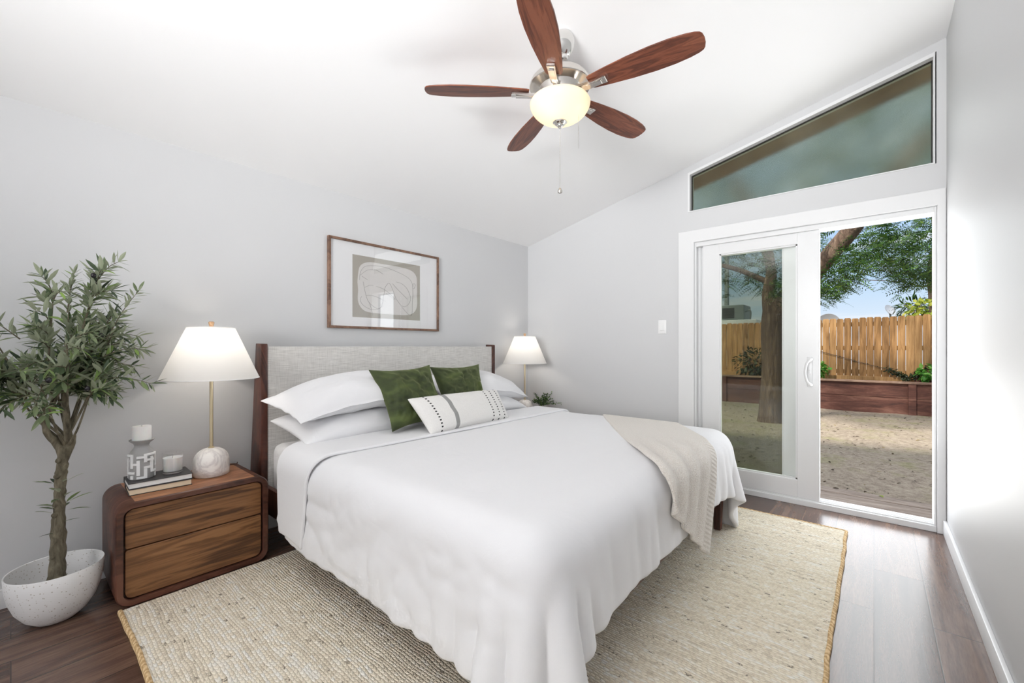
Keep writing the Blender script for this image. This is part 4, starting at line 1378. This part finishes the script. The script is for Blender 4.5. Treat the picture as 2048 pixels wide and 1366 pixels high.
fork = Vector(tp[-1])
f1 = smooth_path([fork - Vector((0, 0, .03)), fork + Vector((.0, -.020, .045)), fork + Vector((0, -.045, .085)), fork + Vector((.0, -.060, .16))], 6)
tube(bm, f1, lerp_list([.016, .014, .012, .009], len(f1)), 12)
f2 = smooth_path([fork - Vector((0, 0, .03)), fork + Vector((0, .012, .05)), fork + Vector((0, .010, .12)), fork + Vector((.0, .0, .30)), fork + Vector((.0, .01, .5))], 6)
tube(bm, f2, lerp_list([.017, .015, .013, .010, .005], len(f2)), 12)
f3 = smooth_path([fork - Vector((0, 0, .03)), fork + Vector((0, .022, .03)), fork + Vector((0, .026, .07))], 6)
tube(bm, f3, lerp_list([.014, .012, .011], len(f3)), 12)
for p in (tp[12], tp[20], tp[30], tp[36]):
    sphere(bm, Vector(p) + Vector((.012, -.012, 0)), .012, 8, 6)
for vq in bm.verts:
    vq.co += Vector((1, 1, 0)) * .003 * mnoise.noise(vq.co * 40)
mobj('trunk', bm, M_BARK, ot, angle=60)
bm = B(); bs = B()
olives = []


def twig(p0, d, L, n, size, droop=.15):
    d = d.normalized()
    mid = p0 + d * L * .5 + Vector((0, 0, .04 * L)); end = p0 + d * L + Vector((0, 0, -droop * L))
    pts = smooth_path([p0, mid, end], max(3, n))
    pts = [Vector((max(q.x, XL + .03), q.y, q.z)) for q in pts]
    tube(bs, pts, lerp_list([.0028, .0016, .001], len(pts)), 5)
    side = d.orthogonal().normalized(); side = (Matrix.Rotation(random.uniform(0, 6.28), 3, d) @ side)
    m = len(pts)
    for i in range(1, m):
        t = i / (m - 1)
        dd = (pts[i] - pts[i - 1]).normalized()
        side = Matrix.Rotation(D2R(75), 3, dd) @ side
        for s_ in (-1, 1):
            ld = dd * random.uniform(.45, .9) + side * s_ * random.uniform(.7, 1.0) + rv3() * .18
            LL = size * random.uniform(.75, 1.15) * (1.05 - .35 * t)
            tip = pts[i] + ld.normalized() * LL
            if tip.x < XL + .015: continue
            leaf(bm, pts[i], ld, Vector((0, 0, 1)) + rv3() * .5, LL, LL * random.uniform(.19, .25), random.uniform(-.05, .22), .10)
    leaf(bm, pts[-1], d + rv3() * .2, Vector((0, 0, 1)) + rv3() * .4, size * .8, size * .2)
    return end


# crown: twigs start on the inner stems and reach out to a lopsided egg-shaped crown
stems = []
for q in range(15):
    a_ = q * 2.4 + random.uniform(-.3, .3)
    zt = [1.36, 1.20, 1.05, 1.45, 1.12, 1.00, 1.28, 1.15, .98, 1.33, 1.08, 1.22, 1.0, 1.16, 1.30][q]
    rr = .155 * (1 - ((zt - 1.10) / .55) ** 2) ** .5
    e_ = Vector((OX + rr * math.cos(a_), OY + .01 + rr * 1.1 * math.sin(a_), zt))
    s0 = f2[min(len(f2) - 1, 4 + int((zt - .95) * 18))] if q % 3 else f1[-1 - (q % 4)]
    st_ = smooth_path([s0, (Vector(s0) * .55 + e_ * .45) - Vector((0, 0, .03)), e_], 7)
    tube(bs, st_, lerp_list([.006, .004, .0025], len(st_)), 6)
    stems.append(st_)
stems.append(f2)
for st_ in stems:
    for i in range(4, len(st_)):
        for r_i in range(1 if i % 3 else 2):
            if random.random() < .16: continue
            p = Vector(st_[i])
            out = Vector((p.x - OX, (p.y - OY), 0)); out = out.normalized() if out.length > .01 else rv3()
            d = out * .8 + rv3() * .75 + Vector((0, 0, random.uniform(.1, .9)))
            if p.z > 1.28: d += Vector((0, 0, .9))
            if p.z < 1.0: d += Vector((0, 0, -.25))
            if p.z < .92: continue
            twig(p, d, random.uniform(.07, .13), random.randint(3, 5), random.uniform(.070, .095))
    olives.append(Vector(st_[-1]) + rv3() * .03)
# leader and a few long outer shoots
twig(Vector(f2[-1]), Vector((.02, .05, 1)), .22, 7, .07, 0); twig(Vector(f2[-1]) + Vector((0, .0, .1)), Vector((.02, .12, 1)), .17, 6, .06, 0)
twig(Vector((OX + .05, OY + .15, 1.18)), Vector((.1, .35, .8)), .26, 8, .065, .05); twig(Vector((OX + .05, OY + .13, 1.1)), Vector((.2, .7, .3)), .16, 6, .07)
twig(Vector((OX, OY - .10, 1.18)), Vector((.1, -.8, .7)), .22, 7, .072); twig(Vector((OX + .05, OY - .12, 1.05)), Vector((.2, -.9, .1)), .18, 7, .075)
twig(Vector((OX + .08, OY + .1, 1.0)), Vector((.3, .8, .05)), .20, 7, .075); twig(Vector((OX + .06, OY - .05, .96)), Vector((.5, -.5, -.15)), .16, 6, .075)
# tuft of leaves low on the trunk
for q in range(18):
    zz = random.uniform(.42, .60); a_ = random.uniform(0, 6.28)
    p = Vector((OX + .024 * math.cos(a_), OY + .012 + .024 * math.sin(a_), zz))
    leaf(bm, p, Vector((math.cos(a_), math.sin(a_), random.uniform(.2, .9))), Vector((0, 0, 1)), random.uniform(.05, .085), random.uniform(.014, .020), .2, .1)
for zz, yy in ((.40, .05), (.36, -.06)):
    leaf(bm, (OX + .01, OY + .01, zz), (.3, yy * 14, .35), (0, 0, 1), .065, .009, .25)
for vq in bm.verts: vq.co.x = max(vq.co.x, XL + .018)
mobj('foliage', bm, M_OLEAF, ot, smooth=False)
mobj('twigs', bs, M_BARK, ot)
for q, p in enumerate(olives[:11]):
    p.x = max(p.x, XL + .04)
    if q % 2: p.x += .06
    bm = B(); sphere(bm, p, .0095, 12, 8, (1, 1, 1.25)); mobj('olive_fruit', bm, M_OLIVE, ot)

# ================================================================ outdoors
GZ = -.14
PYF = 10.91                    # planter front
bm = B()
g = []
xs = np.linspace(-9, 7, 80); ys = np.concatenate([np.linspace(YB + .06, 11.9, 70), np.linspace(12.3, 40, 14)])
for x in xs:
    g.append([bm.verts.new((x, y, GZ + .018 * mnoise.noise(Vector((x * 1.2, y * 1.2, 0))) + .008 * mnoise.noise(Vector((x * 5, y * 5, 3))))) for y in ys])
for i in range(len(xs) - 1):
    for j in range(len(ys) - 1): bm.faces.new((g[i][j], g[i + 1][j], g[i + 1][j + 1], g[i][j + 1]))
setting('ground_1', bm, M_DIRT, 'bare brown dirt yard behind the house', 'ground')

random.seed(21)
bm = B()
for q in range(1500):
    x = random.uniform(-4.5, 2.5); y = 4.6 + 6.2 * random.random() ** 1.3
    s = random.uniform(.006, .022) * (.5 + y / 10)
    a_ = random.uniform(0, 6.28)
    z = GZ + .018 * mnoise.noise(Vector((x * 1.2, y * 1.2, 0))) + .010
    d = Vector((math.cos(a_), math.sin(a_), random.uniform(-.2, .35)))
    leaf(bm, (x, y, z), d, Vector((0, 0, 1)) + rv3() * .5, s * 2, s * .8, .2, .15)
tag(mobj('leaf_litter', bm, M_LITTER, None, (-1, 7, GZ), smooth=False), 'dry leaf litter scattered over the yard dirt', 'leaf litter', None, 'stuff')

deck = thing('wood_deck', 'weathered grey deck step just outside the open door', 'deck', (-.6, 4.15, GZ))
yy = 3.845
for wd in (.138, .138, .138, .152):
    bm = B(); box(bm, -2.6, 1.6, yy, yy + wd - .006, -.052, -.016 + random.uniform(-.002, .002), .004, 2); mobj('deck_board', bm, M_DECK, deck); yy += wd
bm = B(); box(bm, -2.6, 1.6, yy - .05, yy - .012, -.139, -.0525); mobj('deck_skirt', bm, M_DECK, deck)
random.seed(31)
for i, (x, y, lab) in enumerate(((-.26, 4.37, 'curled brown leaf on the deck edge nearest the sliding panel'), (-.06, 4.40, 'dry leaf in the middle of the deck edge'), (.055, 4.35, 'yellow leaf on the deck edge furthest from the sliding panel'))):
    bm = B(); a_ = 1.1 * i
    leaf(bm, (x, y, -.012), (math.cos(a_), math.sin(a_), .12), (0, 0, 1), .045, .022, .1, .3)
    tag(mobj('fallen_leaf', bm, M_YLEAF if i == 2 else M_LITTER, None, (x, y, -.013), smooth=False), lab, 'leaf', 'fallen leaves on the deck')

# raised planter wall
pw = thing('raised_planter', 'dark red brown timber planter wall along the fence', 'planter', (-.8, PYF, GZ))
for z0, z1 in ((GZ - .02, .165), (.171, .445)):
    for x0, x1 in ((-6.0, .492), (.598, 4.5)):
        bm = B(); box(bm, x0, x1, PYF + .012, PYF + .05, z0, z1, .004, 1); mobj('planter_board', bm, M_REDWOOD, pw)
bm = B(); box(bm, .49, .60, PYF - .03, PYF + .011, GZ - .02, .444, .004, 1); mobj('planter_post', bm, M_REDWOOD, pw)
bm = B(); box(bm, -2.75, -2.64, PYF - .03, PYF + .011, GZ - .02, .444, .004, 1); mobj('planter_post', bm, M_REDWOOD, pw)
bm = B(); box(bm, -6.0, 4.5, PYF - .045, PYF + .09, .446, .484, .004, 1); mobj('planter_cap', bm, M_CAP, pw)
bm = B(); box(bm, -6.0, 4.5, PYF + .052, 11.42, GZ, .43); mobj('planter_soil', bm, M_SOIL, pw)

# board fence: 60 pickets, rails and posts behind
FYF = 11.52
fence = thing('board_fence', 'tall weathered cedar board fence across the back of the yard', 'fence', (-1, FYF, .44))
random.seed(77)
x = -5.2
npk = 0
while x < 2.6 and npk < 62:
    wd = random.uniform(.112, .118); h_ = 1.74 + .02 * (x + .9) / 1.8 + random.uniform(-.010, .012)
    if x > .42: h_ += .012
    y_ = FYF + random.uniform(-.004, .004)
    bm = B()
    cc = .018
    prism(bm, [(x, .45), (x + wd, .45), (x + wd, h_ - cc * 1.4), (x + wd - cc, h_), (x + cc, h_), (x, h_ - cc * 1.4)], 'y', y_, y_ + .017, .0015, 1)
    mobj('picket', bm, M_FENCE, fence, smooth=False)
    x += wd + random.choice((.003, .006, .009, .007)); npk += 1
for z0 in (.62, 1.12, 1.62):
    bm = B(); box(bm, -5.2, 2.6, FYF + .024, FYF + .062, z0 - .045, z0 + .045); mobj('fence_rail', bm, M_FENCE, fence, smooth=False)
bm = B(); box(bm, -5.2, .56, FYF - .045, FYF - .008, .40, .535, .003, 1); mobj('kick_board', bm, M_FENCE, fence, smooth=False)
bm = B(); box(bm, .60, 2.6, FYF - .09, FYF - .05, .40, .56, .003, 1); mobj('kick_board', bm, M_REDWOOD, fence, smooth=False)


# garden tree: trunk, limbs, hanging feathery leaves
def sprig(bm, p, d, L, n, ll):
    """feathery leaf: a thin rib with paired leaflets"""
    d = Vector(d).normalized(); p = Vector(p)
    up = Vector((0, 0, 1)); s = d.cross(up); s = s.normalized() if s.length > .05 else Vector((1, 0, 0))
    s = Matrix.Rotation(random.uniform(-.9, .9), 3, d) @ s
    for i in range(n):
        t = (i + .6) / n
        c = p + d * L * t + Vector((0, 0, -.28 * L * t * t))
        for q in (-1, 1):
            a_ = (s * q + d * .55 + Vector((0, 0, -.12))).normalized()
            b_ = d.cross(a_).cross(a_); b_ = b_.normalized() if b_.length > 1e-4 else d
            l_ = ll * (1.1 - .5 * t); w_ = l_ * .17
            v0 = bm.verts.new(c); v1 = bm.verts.new(c + a_ * l_ * .5 + d * w_); v2 = bm.verts.new(c + a_ * l_); v3 = bm.verts.new(c + a_ * l_ * .5 - d * w_)
            bm.faces.new((v0, v1, v2, v3))


TX, TY = -1.36, 8.45
tree = thing('garden_tree', 'large shade tree with furrowed trunk and feathery green canopy', 'tree', (TX, TY, GZ))
bm = B()
t0 = Vector((TX, TY, GZ - .05))
def limb(pts, radii, n=8, seg=14):
    sp_ = smooth_path(pts, n); tube(bm, sp_, lerp_list(radii, len(sp_)), seg)
limb([t0, t0 + Vector((.0, 0, .25)), t0 + Vector((.02, 0, .9)), t0 + Vector((.02, .0, 1.6)), t0 + Vector((.06, -.05, 2.1))], [.215, .175, .155, .16, .15])
tf = t0 + Vector((.02, 0, 1.75))
limb([tf, tf + Vector((-.05, 0, .45)), tf + Vector((-.03, .1, 1.0)), tf + Vector((-.3, .3, 1.9)), tf + Vector((-.7, .4, 2.8))], [.13, .10, .09, .08, .05])
limb([tf + Vector((.02, 0, .1)), tf + Vector((.24, -.12, .42)), tf + Vector((.62, -.35, .72)), tf + Vector((1.05, -.6, 1.22)), tf + Vector((1.45, -.8, 1.75)), tf + Vector((1.9, -1.0, 2.3))], [.14, .135, .125, .115, .10, .07])
limb([tf + Vector((-.05, .05, .7)), tf + Vector((-.6, -.1, 1.0)), tf + Vector((-1.2, -.2, 1.15)), tf + Vector((-2.0, -.2, 1.3))], [.05, .04, .03, .012], 6, 8)
limb([tf + Vector((.5, -.3, .66)), tf + Vector((.55, -.6, 1.0)), tf + Vector((.3, -.9, 1.4)), tf + Vector((.6, -1.2, 1.9))], [.04, .035, .03, .015], 6, 8)
for vq in bm.verts:
    vq.co += Vector((1, 1, 0)) * .018 * mnoise.noise(Vector((vq.co.x * 9, vq.co.y * 9, vq.co.z * 2.2)))
mobj('trunk', bm, M_TBARK, tree, angle=60)
random.seed(41)
bm = B()


def zlow(x, y):
    """underside of the canopy at depth y, following the outline seen over the fence"""
    base = 1.98 + .10 * mnoise.noise(Vector((x * 1.7, y * .6, 2)))
    base += .30 * math.exp(-((x - .02) / .28) ** 2) - .16 * math.exp(-((x + .62) / .3) ** 2) - .10 * math.exp(-((x - .42) / .16) ** 2)
    base += .30 * math.exp(-((x + 1.95) / .28) ** 2)
    return base + (y - 8.0) * .11


cnt = 0
while cnt < 3600:
    x = random.uniform(-4.2, 3.4) if cnt % 2 else random.uniform(-1.2, 1.3); y = random.uniform(7.0, 10.2)
    zl = zlow(x, y)
    z = zl + abs(random.gauss(0, .55)) if random.random() < .72 else zl + random.uniform(0, 3.6)
    r_ = ((x + .4) / 4.2) ** 2 + ((y - 8.3) / 2.4) ** 2 + (max(0, z - 3) / 2.8) ** 2
    if r_ > 1: continue
    if y < 8.3 and -.95 < x < .12 and abs(z - (2.40 + (x + .62) * .95)) < .20: continue     # the big limb stays in view
    # clumps with sky gaps between them
    if mnoise.noise(Vector((x * 1.9, y * 1.9, z * 2.3))) < -.16: continue
    a_ = random.uniform(0, 2 * PI)
    sprig(bm, (x, y, z), (math.cos(a_), math.sin(a_), random.uniform(-.75, .25)), random.uniform(.16, .27), random.randint(6, 8), random.uniform(.055, .085))
    cnt += 1
cnt = 0
while cnt < 1700:
    x = random.uniform(-4.6, 2.4); y = random.uniform(9.6, 12.6); z = random.uniform(3.4, 7.6)
    if mnoise.noise(Vector((x * 1.3, y * 1.3, z * 1.5 + 9))) < -.30: continue
    a_ = random.uniform(0, 2 * PI)
    sprig(bm, (x, y, z), (math.cos(a_), math.sin(a_), random.uniform(-.6, .3)), random.uniform(.26, .38), 6, random.uniform(.10, .14))
    cnt += 1
mobj('foliage', bm, M_TLEAF, tree, smooth=False)

# neighbour's tree trunk and sunlit shrub just over the fence
nt = thing('neighbour_tree', 'grey tree trunk rising behind the fence at the right', 'tree', (.98, 12.6, GZ))
bm = B(); limb([(.98, 12.6, GZ), (.98, 12.6, 1.6), (.965, 12.6, 2.2), (.93, 12.55, 2.75), (1.0, 12.5, 3.4), (.9, 12.4, 4.2)], [.10, .095, .09, .085, .07, .03])
limb([(.95, 12.6, 2.55), (.80, 12.55, 2.42), (.45, 12.5, 2.55), (-.3, 12.5, 2.68)], [.02, .014, .01, .006], 6, 6)
mobj('trunk', bm, M_TBARK, nt)
random.seed(52)
bm = B()
for q in range(420):
    a_ = random.uniform(0, 2 * PI); rr = random.random() ** .5
    p = Vector((1.0 + .9 * rr * math.cos(a_), 12.4 + .7 * rr * math.sin(a_), 3.4 + random.gauss(0, .45)))
    sprig(bm, p, (math.cos(a_), math.sin(a_), random.uniform(-.7, .2)), .22, 7, .08)
mobj('foliage', bm, M_TLEAF, nt, smooth=False)


def bush(name, label, cat, c, r, n, L, w, m, stem_m=None, group=None, seed=1, zmin=None, ground=None):
    random.seed(seed)
    t = thing(name, label, cat, (c[0], c[1], ground if ground is not None else c[2] - r[2]), group)
    bm = B()
    for q in range(n):
        d = rv3(); p = Vector(c) + Vector((d.x * r[0], d.y * r[1], d.z * r[2])) * random.uniform(.55, 1.0)
        if zmin is not None and p.z < zmin: continue
        leaf(bm, p, d + rv3() * .7 + Vector((0, 0, -.2)), d + Vector((0, 0, .8)) + rv3() * .3, L * random.uniform(.6, 1.2), w * random.uniform(.7, 1.2), .25, .15)
    mobj('leaves', bm, m, t, smooth=False)
    bm = B()
    for q in range(5):
        a_ = q * 1.3
        tube(bm, smooth_path([(c[0], c[1], ground if ground is not None else c[2] - r[2]), (c[0] + r[0] * .3 * math.cos(a_), c[1] + r[1] * .3 * math.sin(a_), c[2] - r[2] * .3), (c[0] + r[0] * .6 * math.cos(a_), c[1] + r[1] * .6 * math.sin(a_), c[2] + r[2] * .3)], 5), .008, 5)
    mobj('stems', bm, stem_m or M_TBARK, t)
    return t


bush('climbing_shrub', 'yellow-green sunlit shrub spilling over the fence top', 'shrub', (.84, 12.0, 1.86), (.36, .30, .24), 300, .11, .075, M_YLEAF, seed=3, zmin=1.6, ground=GZ)
bush('leafy_shrub', 'dark green pointed-leaf shrub behind the yellow shrub', 'shrub', (.66, 12.9, 1.98), (.30, .25, .28), 220, .17, .035, M_TLEAF, seed=8, zmin=1.5, ground=GZ)
bush('planter_plant', 'bright green leafy plant at the right end of the planter', 'plant', (.95, 11.22, .62), (.34, .20, .20), 240, .10, .075, M_GLEAF, group='green plants in the planter', seed=5, ground=.43)
bush('planter_plant', 'bright green leafy plant in the planter beside the door handle', 'plant', (-.98, 11.20, .66), (.24, .2, .22), 190, .095, .07, M_GLEAF, group='green plants in the planter', seed=6, ground=.43)
bush('planter_plant', 'dull green bushy plant seen through the closed door glass', 'plant', (-2.15, 11.2, .78), (.42, .2, .36), 330, .10, .05, M_DLEAF, group='green plants in the planter', seed=7, ground=.43)

# vine along the fence
vine = thing('fence_vine', 'dark creeping vine trailing low across the fence boards', 'vine', (.15, 11.46, .45))
bm = B()
vp = smooth_path([(-.95, 11.49, 1.06), (-.55, 11.492, .93), (-.1, 11.49, .78), (.2, 11.48, .69), (.38, 11.45, .60), (.48, 11.43, .52)], 8)
tube(bm, vp, .007, 6)
vp2 = smooth_path([(.48, 11.43, .52), (.62, 11.45, .60), (.75, 11.46, .70), (.92, 11.47, .80)], 8)
tube(bm, vp2, .007, 6)
mobj('vine_stem', bm, M_TBARK, vine)
bm = B(); random.seed(9)
for p in vp[24:] + vp2:
    for q in range(9):
        leaf(bm, Vector(p) + rv3() * .045 + Vector((0, -.03, 0)), rv3() + Vector((0, -.6, -.2)), rv3() + Vector((0, -1, 0)), random.uniform(.035, .06), .028)
for p in vp[:24:4]:
    leaf(bm, Vector(p) + Vector((0, -.01, 0)), rv3() + Vector((0, -.6, -.2)), (0, -1, 0), .03, .016)
mobj('vine_leaves', bm, M_DLEAF, vine, smooth=False)

# things beyond the fence: neighbour's flat roofed building with air conditioner, dishes, pole, wire
nh = thing('neighbour_building', 'low neighbouring building whose pale flat roof edge shows over the fence', 'building', (-5.2, 15.5, GZ))
bm = B(); box(bm, -8.0, -2.75, 14.2, 17, GZ - .05, 1.80); mobj('wall', bm, M_STUCCO, nh, smooth=False)
bm = B(); box(bm, -8.1, -2.62, 14.1, 17.1, 1.80, 1.95, .01, 1); mobj('flat_roof', bm, M_ROOFPALE, nh, smooth=False)
ac = thing('air_conditioner', 'grey rooftop air conditioner seen through the left glass', 'air conditioner', (-3.55, 14.6, 1.95))
bm = B(); box(bm, -4.25, -2.98, 14.3, 15.2, 1.952, 2.42, .02, 1); mobj('housing', bm, M_GREYMETAL, ac, smooth=False)
bm = B()
for q in range(9): box(bm, -4.1, -3.25, 14.285, 14.3, 2.02 + q * .036, 2.036 + q * .036)
mobj('louvre_grille', bm, M_DARKGAP, ac, smooth=False)
bm = B(); tube(bm, smooth_path([(-3.0, 14.5, 2.2), (-2.86, 14.5, 2.25), (-2.84, 14.5, 2.1), (-2.86, 14.5, 1.952)], 6), .02, 8); mobj('pipe', bm, M_GREYMETAL, ac)
up_ = thing('utility_pole', 'thin grey pole rising behind the rooftop air conditioner', 'pole', (-4.72, 19.5, GZ))
bm = B(); tube(bm, [(-4.72, 19.5, GZ), (-4.72, 19.5, 6.5)], .09, 12); mobj('pole_shaft', bm, M_GREYMETAL, up_)
bm = B(); box(bm, -5.3, -4.14, 19.46, 19.54, 6.1, 6.2); mobj('cross_arm', bm, M_GREYMETAL, up_)


def dish(c, r, az, el, label, post_z):
    t = thing('satellite_dish', label, 'satellite dish', (c[0], c[1], post_z), 'satellite dishes over the fence')
    bm = B()
    lathe(bm, [(r * q / 8, .28 * r * (q / 8) ** 2) for q in range(9)] + [(r * q / 8, .28 * r * (q / 8) ** 2 - .012) for q in range(8, -1, -1)], 0, 0, 32)
    Mx = Matrix.Translation(c) @ Matrix.Rotation(az, 4, 'Z') @ Matrix.Rotation(el, 4, 'X')
    bmesh.ops.transform(bm, matrix=Mx, verts=bm.verts); mobj('reflector', bm, M_DISH, t)
    bm = B(); tube(bm, [(c[0] + .03, c[1] + .06, post_z), (c[0] + .03, c[1] + .06, c[2] - .12), (c[0], c[1] + .02, c[2])], .022, 8); mobj('mast', bm, M_GREYMETAL, t)
    bm = B(); tube(bm, [tuple(Mx @ Vector((0, -r * .9, .2 * r))), tuple(Mx @ Vector((0, -r * .5, r * .9))), tuple(Mx @ Vector((0, 0, r * 1.0)))], .010, 6)
    mobj('feed_arm', bm, M_GREYMETAL, t)


dish((.30, 15.0, 2.10), .15, D2R(52), D2R(62), 'tilted satellite dish on a mast above the fence boards', GZ)
dish((-.98, 15.0, 1.80), .28, 0, D2R(95), 'rounded dish barely rising above the fence near the sliding panel', GZ)
wire = thing('utility_wire', 'thin utility wire crossing the sky below the tree canopy', 'wire', (-1.0, 18, 3.5))
bm = B(); tube(bm, smooth_path([(-4.72, 19.5, 6.1), (-1.2, 18.5, 4.1), (.3, 18, 3.55), (1.9, 17.5, 3.3), (6, 16, 3.1)], 8), .012, 5); mobj('cable', bm, M_WIRE, wire)
